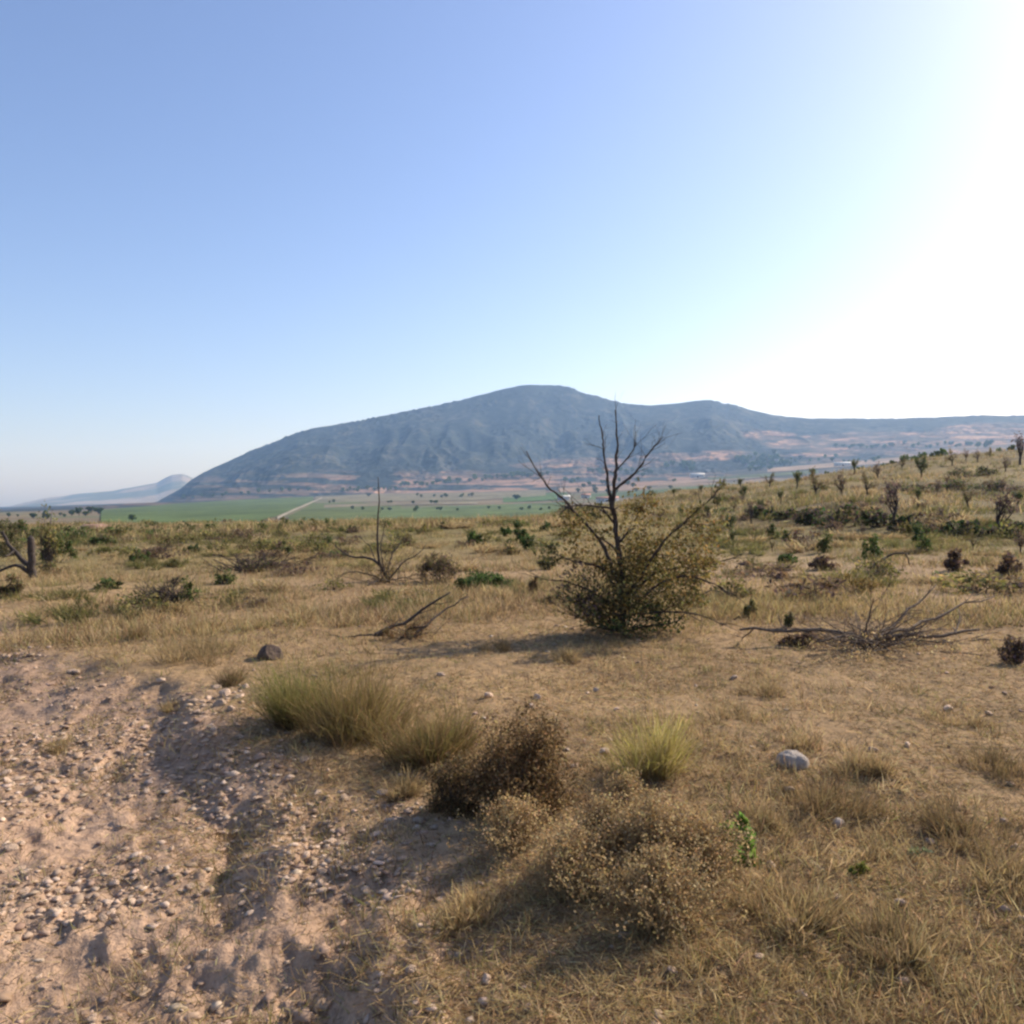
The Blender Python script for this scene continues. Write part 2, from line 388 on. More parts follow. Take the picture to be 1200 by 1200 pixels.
# ------------------------------------------------------------------ the mountain and the far hills
def ridge_mesh(name, us, sky_u, sky_py, Dfoot, Dridge, seed, nt_front=230, nt_back=14, spur=85.0, bump=5.0, sink=12.0, colour=None):
    Av = np.arctan((us - 600) / F)
    Df = np.interp(us, *Dfoot); Dr = np.interp(us, *Dridge)
    py = np.interp(us, sky_u, sky_py)
    py = py + 1.1 * fbm(us / 38, us * 0 + 0.5, seed + 3, 4, 0.6)
    hs = EYE + (np.array([hor(v) for v in us]) - py) / F * Dr
    t = np.concatenate([np.linspace(0, 1, nt_front), 1 + np.linspace(0.03, 0.7, nt_back)])
    T, U = np.meshgrid(t, us, indexing='ij')
    tf = np.clip(T, 0, 1); tb = np.clip(T - 1, 0, 1)
    D = Df[None] + (Dr - Df)[None] * T
    Xm = D * np.tan(Av)[None]; Ym = D
    h0 = base_h(Xm.ravel(), Ym.ravel()).reshape(Xm.shape)[0][None] - sink
    g = 0.72 * tf ** 1.25 + 0.28 * tf ** 2.2
    hh = h0 + (hs[None] - h0) * (g - 0.6 * tb ** 1.2)
    env = np.sin(np.pi * np.clip(tf, 0, 1) ** 1.5) ** 0.9 * ss(tf, 0.10, 0.45) * ss(tf, 1.0, 0.65) * (1 - 0.75 * ss(U, 840, 980))
    scl = np.clip((hs[None] - h0) / 450, 0.05, 1.2)
    s1 = 1 - np.abs(fbm(U / 95 + 0.9 * fbm(U / 110, T * 2, seed + 5, 3), T * 1.0, seed, 3, 0.45)) * 2
    s2 = fbm(U / 34 + 3 + 0.5 * T, T * 3.0, seed + 11, 3)
    hh = hh + scl * env * (spur * (s1 - 0.45) + spur * 0.35 * s2)
    tb_ = ss(fbm(Xm / 140, Ym / 260, seed + 21, 3), -0.4, 0.3)
    hh = hh + bump * tb_ * vn(Xm / 13, Ym / 24, seed + 31) * ss(T, 0.0, 0.1) * (0.5 + 0.5 * scl)
    Xf, Yf, Zf = Xm.ravel(), Ym.ravel(), hh.ravel()
    n_t, n_u = T.shape; ix = np.arange(n_t * n_u).reshape(n_t, n_u)
    qd = np.stack([ix[:-1, :-1], ix[:-1, 1:], ix[1:, 1:], ix[1:, :-1]], -1).reshape(-1, 4)
    cc = colour(Xf, Yf, Zf)
    return make_mesh(name, np.stack([Xf, Yf, Zf], 1), [qd], cc)
SKU = [-200, 60, 130, 185, 212, 226, 240, 300, 350, 370, 385, 450, 500, 540, 575, 598, 612, 625, 660, 672, 690, 710, 735, 765, 800, 818, 835, 865, 905, 950, 1050, 1120, 1200, 1500, 2000]
SKP = [625, 612, 600, 588, 573, 562, 553, 527, 507, 502, 500, 488, 478, 469.5, 461.5, 455, 452.3, 451.5, 452, 454.5, 462, 466.5, 473.5, 475, 472.5, 470, 469.5, 476, 486, 490.5, 490.5, 488, 487, 478, 470]
mo = obj('mountain', ridge_mesh('mountain', np.arange(60, 1500, 1.45), SKU, SKP, ([0, 300, 600, 1200, 1600], [2300, 2350, 2450, 2450, 2450]), ([0, 300, 650, 900, 1200, 1600], [3800, 4300, 4700, 4300, 3700, 3700]), 301, colour=far_colour), M_FAR)
tag(mo, kind='structure'); mo['label'] = 'long blue forested mountain closing off the valley'
HU = [-500, -200, 0, 30, 60, 100, 130, 150, 170, 185, 195, 203, 215, 222, 230, 245, 270, 300, 420]
HP = [600, 600, 596, 589, 583, 578, 575.5, 572, 569, 566, 560, 556.5, 555.5, 557.5, 562, 566, 568, 570, 580]
def hill_colour(X, Y, Z):
    n = fbm(X / 500, Y / 500, 91, 4)
    t = ss(n, -0.1, 0.4)[:, None]
    return np.array([0.09, 0.10, 0.07])[None] * (1 - t) + np.array([0.26, 0.21, 0.16])[None] * t
ho = obj('distant_hills', ridge_mesh('distant_hills', np.arange(-480, 420, 2.5), HU, HP, ([-500, 500], [6000, 6000]), ([-500, 500], [8300, 8300]), 401, nt_front=60, spur=20, bump=0, sink=20, colour=hill_colour), M_FAR)
tag(ho, kind='structure'); ho['label'] = 'low pale hills on the far left horizon'

# ------------------------------------------------------------------ fields and the farm track on the valley floor
def depth_for(u, py):
    """forward distance at which the valley floor shows at this height in this direction"""
    D = np.exp(np.linspace(math.log(2550), math.log(420), 500)); Xp = D * (u - 600) / F
    z = base_h(Xp, D); off = (EYE - z) / D * F
    k = np.argmax(off > py - hor(u)); return D[k] if off[k] > py - hor(u) else D[-1]
def sheet(name, edge_u, top_py, bot_py, colr, label, n=90, mrow=40, lift=0.7, seed=0, row=0):
    us = np.linspace(edge_u[0], edge_u[-1], n)
    Dt = np.array([depth_for(v, np.interp(v, edge_u, top_py)) for v in us]); Db = np.array([depth_for(v, np.interp(v, edge_u, bot_py)) for v in us])
    s = np.linspace(0, 1, mrow)[:, None]
    D = Db[None] + (Dt - Db)[None] * s; U = np.broadcast_to(us[None], D.shape)
    Xs = D * (U - 600) / F; Zs = base_h(Xs.ravel(), D.ravel()).reshape(D.shape) + lift
    ix = np.arange(D.size).reshape(D.shape)
    qd = np.stack([ix[:-1, :-1], ix[:-1, 1:], ix[1:, 1:], ix[1:, :-1]], -1).reshape(-1, 4)
    xs, ys = Xs.ravel(), D.ravel()
    cc = np.array(colr)[None] * (1 + 0.35 * fbm(xs / 60, ys / 60, 500 + seed, 4) + 0.25 * fbm(xs / 15, ys / 90, 510 + seed, 3))[:, None]
    o = obj(name, make_mesh(name, np.stack([xs, ys, Zs.ravel()], 1), [qd], cc), M_FIELD)
    tag(o, label, kind='structure'); return o
sheet('crop_field', [118, 200, 300, 368], [598, 591, 585, 582], [616, 615, 613, 590], (0.082, 0.112, 0.036), 'deep green crop field left of the pale farm track', seed=1)
sheet('crop_field', [338, 375, 470], [606, 586, 592], [614, 613, 612], (0.092, 0.112, 0.038), 'green crop field right of the pale farm track', seed=2)
sheet('farm_track', [325, 345, 378], [606.5, 597, 583], [610, 599.5, 584.5], (0.30, 0.26, 0.19), 'pale farm track crossing the green valley fields', n=30, mrow=5, lift=1.1, seed=3)
sheet('crop_field', [440, 520, 600, 662], [598, 594, 591, 589], [612, 611, 610, 609], (0.095, 0.125, 0.045), 'olive green vineyard strip just beyond the plateau edge', seed=4)
sheet('crop_field', [590, 625, 665], [583, 578.5, 577], [589, 588, 586], (0.075, 0.120, 0.038), 'small bright green field below the farm buildings', seed=5)
sheet('fallow_field', [370, 440, 560, 640], [582, 579, 577, 574], [590, 588, 586, 581], (0.16, 0.14, 0.085), 'grey brown fallow field below the mountain foot', seed=6)
sheet('fallow_field', [380, 450, 560], [592, 590, 588], [595.5, 593, 591], (0.18, 0.15, 0.095), 'thin pinkish fallow strip in the middle of the valley', lift=0.9, seed=7, mrow=14)

sheet('fallow_field', [655, 700, 760], [572, 570, 569], [577, 576, 574], (0.26, 0.18, 0.12), 'reddish bare field right of the bright green field', seed=8, mrow=14)
sheet('crop_field', [690, 760, 840], [579, 575, 568], [586, 581, 573], (0.09, 0.12, 0.05), 'grey green field behind the half dead tree', seed=9, mrow=16)
sheet('fallow_field', [770, 840, 900], [565.5, 561, 556], [568, 564, 559], (0.27, 0.19, 0.125), 'narrow tan field below the long white shed', seed=10, mrow=10)
sheet('crop_field', [830, 900, 960], [560, 555, 551], [563, 559, 555], (0.08, 0.10, 0.05), 'dull green strip below the large grove', seed=11, mrow=10, lift=1.0)
sheet('fallow_field', [900, 1000, 1090], [549, 541, 533], [553.5, 546, 539], (0.25, 0.18, 0.12), 'tan field around the right white shed', seed=12, mrow=14)

# ------------------------------------------------------------------ plant geometry
def unit(v): return v / np.maximum(np.linalg.norm(v, axis=-1, keepdims=True), 1e-9)
def rdir(n, g=rng): return unit(g.normal(size=(n, 3)))
def tubes(lines, k=5):
    """lines: list of (points (n,3), radii (n,))"""
    Vs = []; Q = []; T3 = []; base = 0
    an = np.arange(k) * 2 * math.pi / k
    for P, r in lines:
        P = np.asarray(P, float); r = np.asarray(r, float); n = len(P)
        tg = unit(np.gradient(P, axis=0))
        ref = np.where(np.abs(tg[:, 2:3]) > 0.9, np.array([[1.0, 0, 0]]), np.array([[0, 0, 1.0]]))
        e1 = unit(np.cross(tg, ref)); e2 = np.cross(tg, e1)
        ring = P[:, None] + r[:, None, None] * (np.cos(an)[None, :, None] * e1[:, None] + np.sin(an)[None, :, None] * e2[:, None])
        Vs.append(ring.reshape(-1, 3)); Vs.append(P[-1:] + tg[-1:] * r[-1])
        ix = base + np.arange(n * k).reshape(n, k)
        Q.append(np.stack([ix[:-1], np.roll(ix, -1, 1)[:-1], np.roll(ix, -1, 1)[1:], ix[1:]], -1).reshape(-1, 4))
        T3.append(np.stack([ix[-1], np.roll(ix[-1], -1), np.full(k, base + n * k)], -1))
        base += n * k + 1
    return np.concatenate(Vs), [np.concatenate(Q), np.concatenate(T3)]
def tube_mesh(name, lines, k=5):
    V, fs = tubes(lines, k); return make_mesh(name, V, fs)
def wig(P, amp, n=9, g=rng):
    """resample a polyline smoothly and make it a little crooked"""
    P = np.asarray(P, float); s = np.concatenate([[0], np.cumsum(np.linalg.norm(np.diff(P, axis=0), axis=1))]); L = s[-1]
    t = np.linspace(0, L, n); Q = np.stack([np.interp(t, s, P[:, i]) for i in range(3)], 1)
    if n > 4:
        Qs = Q.copy(); Qs[1:-1] = 0.25 * Q[:-2] + 0.5 * Q[1:-1] + 0.25 * Q[2:]; Q = Qs
    w = g.normal(size=(n, 3)) * amp * L; w[0] = 0
    return Q + w
def grow(p, d, L, r, depth, g, spread=0.6, up=0.1, kids=(2, 4), taper=0.35, out=None, n=6, kink=0.03):
    """a limb with side branches; returns polylines"""
    if out is None: out = []
    d = d / np.linalg.norm(d)
    pts = [p]; cur = d.copy()
    for i in range(n - 1):
        cur = unit((cur + g.normal(size=3) * 0.16 + np.array([0, 0, up * 0.25]))[None])[0]
        pts.append(pts[-1] + cur * L / (n - 1))
    pts = np.array(pts)
    rad = np.linspace(r, r * taper, n)
    out.append((pts, rad))
    if depth > 0:
        for _ in range(g.integers(kids[0], kids[1] + 1)):
            t = g.uniform(0.3, 0.97); i = min(int(t * (n - 1)), n - 2); f = t * (n - 1) - i
            q = pts[i] * (1 - f) + pts[i + 1] * f
            dd = unit((unit((pts[i + 1] - pts[i])[None])[0] + g.normal(size=3) * spread + np.array([0, 0, up]))[None])[0]
            grow(q, dd, L * g.uniform(0.4, 0.75), max(r * (1 - 0.6 * t) * 0.6, 0.0012), depth - 1, g, spread, up, kids, taper, out, max(4, n - 1), kink)
    return out
def leaf_geo(P, size, col, g, nrm=None, aspect=0.45):
    n = len(P)
    ax = rdir(n, g); 
    if nrm is not None: ax = unit(ax + nrm)
    sd = unit(np.cross(ax, rdir(n, g))); nn = np.cross(ax, sd)
    s = np.broadcast_to(np.asarray(size, float), (n,))[:, None]
    a = P - ax * s * 0.5; b = P + sd * s * aspect * 0.5 + nn * s * 0.08; c_ = P + ax * s * 0.5; d = P - sd * s * aspect * 0.5 + nn * s * 0.08
    V = np.stack([a, b, c_, d], 1).reshape(-1, 3)
    return V, np.arange(4 * n).reshape(n, 4), np.repeat(col, 4, 0)
def blade_geo(P, D, L, W, bend, colb, colt, g, fine=True):
    n = len(P); L = np.broadcast_to(L, (n,))[:, None]; W = np.broadcast_to(W, (n,))[:, None]
    side = unit(np.cross(D, rdir(n, g)))
    bd = unit(np.cross(side, D)) * bend * np.sign(g.normal(size=(n, 1))) - np.array([[0, 0, 1.0]]) * abs(bend) * 0.5
    if fine:
        mid = P + D * L * 0.5 + bd * L * 0.18; tip = P + D * L * 0.93 + bd * L * 0.6
        V = np.stack([P - side * W * .5, P + side * W * .5, mid - side * W * .42, mid + side * W * .42, tip], 1).reshape(-1, 3)
        o = 5 * np.arange(n)[:, None]
        T = np.concatenate([o + np.array([[0, 1, 3]]), o + np.array([[0, 3, 2]]), o + np.array([[2, 3, 4]])])
        cm = (colb + colt) / 2
        C = np.stack([colb, colb, cm, cm, colt], 1).reshape(-1, 3)
    else:
        tip = P + D * L + bd * L * 0.3
        V = np.stack([P - side * W * .5, P + side * W * .5, tip], 1).reshape(-1, 3)
        T = np.arange(3 * n).reshape(n, 3); C = np.stack([colb, colb, colt], 1).reshape(-1, 3)
    return V, T, C
def cols(n, base, var, g, hue=0.06):
    base = np.asarray(base, float)
    pick = base[g.integers(0, len(base), n)] if base.ndim == 2 else np.broadcast_to(base, (n, 3))
    return np.clip(pick * (1 + var * g.normal(size=(n, 1))) * (1 + hue * g.normal(size=(n, 3))), 0.004, 0.9)
def merge(parts):
    V = []; Fs = {3: [], 4: []}; C = []; b = 0
    for v, f, c_ in parts:
        V.append(v); Fs[f.shape[1]].append(f + b); C.append(c_); b += len(v)
    return np.concatenate(V), [np.concatenate(x) for x in Fs.values() if x], np.concatenate(C)

def leafy(seed, w, h, n, leaf, colours, clumps=18, depth=None, stem_r=0.006, flat=0.0, cs=0.22, twigs=1):
    """dome shrub: returns (stem mesh, foliage mesh), base at the origin"""
    g = np.random.default_rng(seed); depth = depth or w
    ce = []
    while len(ce) < clumps:
        v = g.uniform([-1, -1, 0.08], [1, 1, 1])
        q = v[0] ** 2 + v[1] ** 2 + (v[2] if v[2] > 0 else 0) ** 2
        if 0.18 < q < 0.92: ce.append(v)
    ce = np.array(ce); ce *= g.uniform(0.8, 1.12, size=(clumps, 1))
    S = np.array([w / 2, depth / 2, h])
    lines = []
    for v in ce:
        tip = v * S * 0.95; b = np.array([g.normal() * w * 0.05, g.normal() * w * 0.05, -0.03])
        mid = (b + tip) / 2 + np.array([0, 0, -0.10 * h]) + g.normal(size=3) * 0.05 * w
        lines.append((wig([b, mid, tip], 0.02, 6, g), np.linspace(stem_r, stem_r * 0.3, 6)))
        for _ in range(twigs):
            e = tip + unit(g.normal(size=(1, 3)) + np.array([[0, 0, .6]]))[0] * h * g.uniform(0.12, 0.3)
            lines.append((np.array([mid, (mid + e) / 2 + g.normal(size=3) * .03 * w, e]), np.array([stem_r * .5, stem_r * .35, stem_r * .15])))
    k = g.integers(0, clumps, n)
    off = g.normal(size=(n, 3)); off = unit(off) * (g.uniform(0, 1, (n, 1)) ** 0.5)
    cw = g.uniform(0.65, 1.35, clumps)[k][:, None]
    P = ce[k] * S + off * cs * cw * np.array([w * 0.62, depth * 0.62, h * 0.95])
    P[:, 2] = np.abs(P[:, 2]) + 0.004
    tint = (1 + 0.22 * g.normal(size=clumps))[k][:, None]
    C = np.clip(cols(n, colours, 0.18, g) * tint, 0.005, 0.8)
    V, Fq, C4 = leaf_geo(P, leaf * g.uniform(0.6, 1.4, n), C, g, nrm=unit(off + np.array([[0, 0, 0.3]])) * 0.6)
    return tube_mesh('stem', lines, 4), make_mesh('foliage', V, [Fq], C4, smooth=False)
def broom(seed, w, h, n, cb, ct, width=0.004, lean=0.55, tuft=0.25, feather=0.45):
    """upright fan of thin green stems"""
    g = np.random.default_rng(seed)
    nt = max(4, int(n / 60)); tc = g.normal(size=(nt, 2)) * w * tuft * 0.5; tl = g.uniform(0.45, 1.1, nt)
    k = g.integers(0, nt, n)
    P = np.zeros((n, 3)); P[:, :2] = tc[k] + g.normal(size=(n, 2)) * w * 0.06; P[:, 2] = -0.01
    an = np.arctan2(tc[k, 1], tc[k, 0]) + g.normal(size=n) * 1.1
    le = np.abs(g.normal(size=n)) * lean * 0.6 + np.hypot(tc[k, 0], tc[k, 1]) / w * lean
    D = unit(np.stack([np.cos(an) * le, np.sin(an) * le, np.ones(n)], 1))
    L = h * tl[k] * g.uniform(0.55, 1.1, n)
    tt = (1 + 0.18 * g.normal(size=nt))[k][:, None]
    c0 = cols(n, cb, 0.2, g) * tt; c1 = cols(n, ct, 0.2, g) * tt
    half = g.uniform(0, 1, n) < feather                    # side shoots start part way up a stem
    up_ = g.uniform(0.3, 0.75, n)
    P2 = np.where(half[:, None], P + D * (L * up_)[:, None], P)
    D2 = np.where(half[:, None], unit(D + g.normal(size=(n, 3)) * 0.35), D)
    L2 = np.where(half, L * g.uniform(0.2, 0.5, n), L)
    V, T, C = blade_geo(P2, D2, L2, width, 0.22, np.where(half[:, None], 0.5 * (c0 + c1), c0), c1, g)
    return make_mesh('blades', V, [T], C, smooth=False)
def seedy(seed, w, h, n_stem, colours, head=0.014, heads=9):
    """dry shrub of thin branching stems carrying small pale seed heads"""
    g = np.random.default_rng(seed); lines = []; P = []
    for i in range(n_stem):
        a = g.uniform(0, 2 * math.pi); l = abs(g.normal()) * 0.55
        b = np.array([math.cos(a), math.sin(a), 0]) * w * 0.16 * g.uniform(0, 1); b[2] = -0.02
        tip = np.array([math.cos(a) * l * w * 0.55, math.sin(a) * l * w * 0.55, h * g.uniform(0.6, 1.05) * (1 - 0.28 * l)])
        tip[:2] = np.clip(tip[:2], -w * .56, w * .56)
        ln = wig([b, (b + tip) / 2 + np.array([0, 0, 0.06 * h]), tip], 0.03, 6, g)
        lines.append((ln, np.linspace(0.0024, 0.0011, 6)))
        for _ in range(3):
            q = ln[g.integers(2, 5)]; e = q + unit((tip - q)[None] + g.normal(size=(1, 3)) * 0.06)[0] * h * g.uniform(.15, .35)
            lines.append((np.array([q, (q + e) / 2, e]), np.array([.0013, .001, .0008])))
            P.append(e + g.normal(size=(heads // 2, 3)) * head * 0.9)
        P.append(tip + g.normal(size=(heads, 3)) * head * 1.2); P.append(ln[3] + g.normal(size=(2, 3)) * head * 1.5)
    P = np.concatenate(P); P[:, 2] = np.abs(P[:, 2])
    V, Fq, C = leaf_geo(P, head * g.uniform(0.6, 1.4, len(P)), cols(len(P), colours, 0.22, g), g, aspect=0.7)
    return tube_mesh('stem', lines, 3), make_mesh('seed_heads', V, [Fq], C, smooth=False)

GREEN = [[0.055, 0.085, 0.022], [0.075, 0.105, 0.03], [0.045, 0.07, 0.02]]; GREEN = (np.array(GREEN) * 1.5).tolist()
DKGREEN = [[0.022, 0.042, 0.014], [0.032, 0.055, 0.018], [0.045, 0.065, 0.02]]; DKGREEN = (np.array(DKGREEN) * 1.7).tolist()
OLIVE = [[0.11, 0.105, 0.04], [0.085, 0.085, 0.032], [0.15, 0.13, 0.055]]; OLIVE = (np.array(OLIVE) * 1.35).tolist()
YELLOWG = [[0.17, 0.155, 0.045], [0.13, 0.125, 0.035], [0.22, 0.17, 0.06]]; YELLOWG = (np.array(YELLOWG) * 1.3).tolist()
BROWN = [[0.13, 0.085, 0.045], [0.10, 0.07, 0.04], [0.18, 0.12, 0.06]]; BROWN = (np.array(BROWN) * 1.35).tolist()
PURPLE = [[0.075, 0.05, 0.045], [0.10, 0.07, 0.055], [0.055, 0.04, 0.038]]; PURPLE = (np.array(PURPLE) * 1.7).tolist()
STRAW = [[0.50, 0.365, 0.17], [0.43, 0.31, 0.14], [0.56, 0.43, 0.225], [0.36, 0.255, 0.12]]
PALESEED = [[0.42, 0.30, 0.14], [0.36, 0.245, 0.11], [0.46, 0.345, 0.18], [0.30, 0.195, 0.09]]
ORDN = 'first second third fourth fifth sixth seventh eighth ninth tenth eleventh twelfth thirteenth fourteenth fifteenth sixteenth seventeenth eighteenth nineteenth twentieth'.split()

def put(name, label, cat, u, py, parts, group=None, rz=None, sc=1.0):
    """parts: list of (part name, mesh, material); base stands on the ground seen at (u, py)"""
    p = ground_at(u, py)
    o = thing(name, label, cat, (p[0], p[1], p[2] - 0.01), group, random.uniform(0, 6.28) if rz is None else rz, sc)
    for nm, me, mt in parts: obj(nm, me, mt, o)
    return o, p
def mpp(u, py):          # metres per photo pixel where that ground point lies
    return ground_at(u, py)[1] / F

# ------------------------------------------------------------------ the half dead tree in the middle
BU, BP = 730, 742
tb = ground_at(BU, BP)
def limb_pts(px, dz):
    n = len(px); s = np.linspace(0, 1, n)
    return np.array([at_depth(u, py, tb[1] + dz * t) for (u, py), t in zip(px, s)]) - tb
tree = thing('half_dead_tree', 'half dead shrubby tree with bare dark upright branches and yellowish leaves at its base', 'tree', tuple(tb))
gT = np.random.default_rng(77)
main_limbs = [
 ([(731, 748), (731, 700), (729, 665), (722, 620), (717, 595)], 0.05, 0.042, 0.028, 0),
 ([(717, 596), (711, 562), (707, 527), (704, 505), (702, 486)], 0.10, 0.024, 0.006, 0),
 ([(717, 598), (721, 570), (724, 522), (722, 498), (721, 479)], -0.12, 0.030, 0.006, 0),
 ([(719, 575), (731, 566), (742, 558), (757, 537), (768, 522), (776, 512)], 0.22, 0.018, 0.005, 2),
 ([(722, 552), (732, 540), (740, 531), (746, 518)], -0.2, 0.010, 0.004, 1),
 ([(729, 690), (712, 655), (705, 632), (684, 610), (665, 592), (649, 575), (628, 552), (617, 528)], 0.45, 0.028, 0.006, 3),
 ([(717, 596), (700, 593), (684, 591), (668, 593), (655, 603)], -0.25, 0.014, 0.005, 3),
 ([(734, 700), (752, 672), (776, 636), (795, 619), (812, 602), (831, 587), (846, 571)], -0.35, 0.026, 0.007, 3),
 ([(735, 705), (760, 675), (786, 662), (812, 667), (838, 660), (873, 649)], 0.30, 0.020, 0.005, 3),
 ([(736, 715), (770, 684), (800, 672), (822, 677), (842, 688), (864, 697)], -0.40, 0.020, 0.006, 2),
 ([(734, 722), (780, 716), (812, 719), (836, 726), (852, 733)], -0.55, 0.014, 0.004, 2),
 ([(740, 735), (800, 728), (806, 706), (824, 695), (843, 693)], 0.5, 0.012, 0.004, 2),
 ([(728, 705), (708, 664), (684, 660), (668, 657), (645, 645)], -0.35, 0.018, 0.005, 3),
 ([(727, 715), (690, 690), (655, 680), (622, 676)], -0.55, 0.013, 0.003, 3),
 ([(727, 722), (700, 705), (676, 700), (662, 706)], -0.3, 0.012, 0.003, 3),
]
twig_tips = []
for px, dz, ra, rb, kids in main_limbs:
    P = wig(limb_pts(px, dz), 0.006, 12, gT)
    Pf = wig(P, 0.0025, 30, gT); lines = [(Pf, np.linspace(ra, rb, 30) * (1 + 0.13 * gT.normal(size=30)))]
    for _ in range(kids * 3 + 5):
        i = gT.integers(4, 11); d = unit((P[min(i + 1, 11)] - P[i - 1])[None])[0]
        d = d + gT.normal(size=3) * 0.55 + np.array([0, 0, 0.15])
        for pl in grow(P[i], d, gT.uniform(0.12, 0.42), max(rb * 0.7, 0.003), 1, gT, 0.5, 0.05, (1, 2), 0.4, None, 5):
            lines.append(pl); twig_tips.append(pl[0][-1])
    # knobs along the old wood
    obj('branch' if ra < 0.04 else 'trunk', tube_mesh('branch', lines, 6), M_BARK, tree)
lower = []
for _ in range(46):
    a = gT.uniform(0, 6.28); el = gT.uniform(0.15, 1.2)
    lower += grow(np.array([0.06 * math.cos(a), 0.06 * math.sin(a), 0.02]), np.array([math.cos(a) * math.cos(el), math.sin(a) * math.cos(el), math.sin(el)]), gT.uniform(0.4, 0.95), 0.007, 1, gT, 0.45, 0.12, (2, 4), 0.3, None, 6)
obj('suckers', tube_mesh('suckers', lower, 4), M_BARK, tree)
def tree_leaves(specs, seed, name, leaf):
    g = np.random.default_rng(seed); parts = []
    for (u, py, ru, rv, dz, n, cl) in specs:
        c0 = at_depth(u, py, tb[1] + dz) - tb; s = tb[1] / F
        k = max(5, int(n / 70)); cc = unit(g.normal(size=(k, 3))) * g.uniform(0, 1, (k, 1)) ** 0.4
        j = g.integers(0, k, n)
        P = c0 + (cc[j] * 1.1 + g.normal(size=(n, 3)) * 0.22) * np.array([ru * s, ru * s * 0.9, rv * s])
        P = P[P[:, 2] > 0.01]
        tint = (1 + 0.2 * g.normal(size=k))[j][:len(P), None]
        v, f, c_ = leaf_geo(P, leaf * g.uniform(0.6, 1.4, len(P)), cols(len(P), cl, 0.2, g) * tint, g, aspect=0.5); parts.append((v, f, c_))
    V, Fs, C = merge(parts); return make_mesh(name, V, Fs, C, smooth=False)
YB = [[0.26, 0.19, 0.06], [0.20, 0.155, 0.05], [0.29, 0.19, 0.07], [0.15, 0.13, 0.045]]
obj('leaves', tree_leaves([
 (745, 692, 56, 44, 0.0, 2000, OLIVE + YB), (700, 716, 36, 24, 0.1, 800, YB + OLIVE), (738, 722, 44, 20, -0.15, 1100, DKGREEN + OLIVE), (775, 672, 44, 34, 0.05, 1200, YB + OLIVE), (800, 696, 34, 26, 0.2, 360, YB + OLIVE),
 (715, 664, 40, 26, 0.1, 700, YB), (752, 622, 34, 46, 0.1, 1300, YB), (686, 640, 36, 30, 0.2, 700, YB), (800, 640, 42, 38, -0.2, 1000, YB), (825, 612, 26, 20, -0.3, 260, YB + OLIVE),
 (672, 606, 34, 22, 0.3, 380, OLIVE + YB), (845, 577, 16, 12, -0.35, 120, OLIVE), (650, 650, 24, 14, -0.3, 220, OLIVE), (822, 664, 30, 16, 0.2, 320, YB), (688, 690, 34, 22, -0.35, 420, PURPLE + OLIVE), (745, 590, 20, 24, 0.2, 240, YB), (700, 598, 24, 10, 0.0, 120, OLIVE)], 5, 'leaves', 0.048), M_LEAF, tree)

# ------------------------------------------------------------------ other bare and dead wood
def branches(name, label, cat, base, limbs, seed, extra=(), mat=None, twl=(0.1, 0.35), tw=3):
    b = ground_at(*base); o = thing(name, label, cat, tuple(b)); g = np.random.default_rng(seed)
    for px, dz, ra, rb in limbs:
        n = len(px)
        P = np.array([at_depth(u, py, b[1] + dz * t) for (u, py), t in zip(px, np.linspace(0, 1, n))]) - b
        gz = H(P[:, 0] + b[0], P[:, 1] + b[1]) - b[2]; P[:, 2] = np.maximum(P[:, 2], gz + ra * 0.3)
        P = wig(P, 0.010, 9, g); L = [(P, np.linspace(ra, rb, 9))]
        for _ in range(tw):
            i = g.integers(2, 8); d = unit((P[i + 1] - P[i - 1])[None])[0] + g.normal(size=3) * 0.5 + np.array([0, 0, .15])
            L += grow(P[i], d, g.uniform(*twl), max(rb * .7, .003), 1, g, 0.5, 0.05, (1, 2), 0.4, None, 5)
        obj('branch', tube_mesh('branch', L, 6), mat or M_BARK, o)
    for nm, me, mt in extra: obj(nm, me, mt, o)
    return o
def brush_mesh(seed, w, h, n=26, r=0.006, depth=1):
    g = np.random.default_rng(seed); L = []
    for _ in range(n):
        a = g.uniform(0, 6.28); el = g.uniform(0.05, 1.1); b = np.array([g.normal() * w * 0.14, g.normal() * w * 0.14, 0.0])
        d = np.array([math.cos(a) * math.cos(el), math.sin(a) * math.cos(el), math.sin(el) * min(1.5, 2 * h / w)])
        L += grow(b, d, g.uniform(0.3, 0.6) * w, r, depth, g, 0.55, 0.05, (2, 4), 0.3, None, 5)
    for P, _ in L: P[:, 2] = np.clip(P[:, 2], 0.0, h * 1.1)
    return tube_mesh('twigs', L, 4)
fol = leafy(901, 0.9, 0.45, 900, 0.035, YB + OLIVE, 14)
branches('bare_shrub', 'bare dead shrub with one tall thin upright stem left of the dark green bush', 'shrub', (456, 682),
  [([(456, 682), (447, 663), (432, 652), (410, 654), (393, 638)], 0.3, 0.035, 0.010), ([(449, 668), (441, 650), (441, 620), (443, 590), (442, 560)], -0.2, 0.028, 0.007),
   ([(452, 672), (462, 645), (474, 630)], 0.4, 0.018, 0.008), ([(456, 682), (447, 678), (430, 688)], -0.7, 0.022, 0.012), ([(450, 670), (446, 640), (452, 612)], 0.3, 0.013, 0.006), ([(455, 680), (470, 660), (490, 650), (500, 636)], 0.5, 0.018, 0.006), ([(454, 680), (430, 672), (412, 668), (398, 676)], -0.4, 0.018, 0.006), ([(452, 676), (432, 640), (420, 628)], 0.6, 0.014, 0.005), ([(455, 680), (478, 676), (492, 684)], -0.3, 0.014, 0.005)], 31,
  [('foliage', leafy(902, 1.3, 0.55, 900, 0.035, BROWN + YB, 18)[1], M_LEAF), ('twigs', brush_mesh(903, 1.3, 0.6, 22, 0.007), M_BARK)], tw=6)
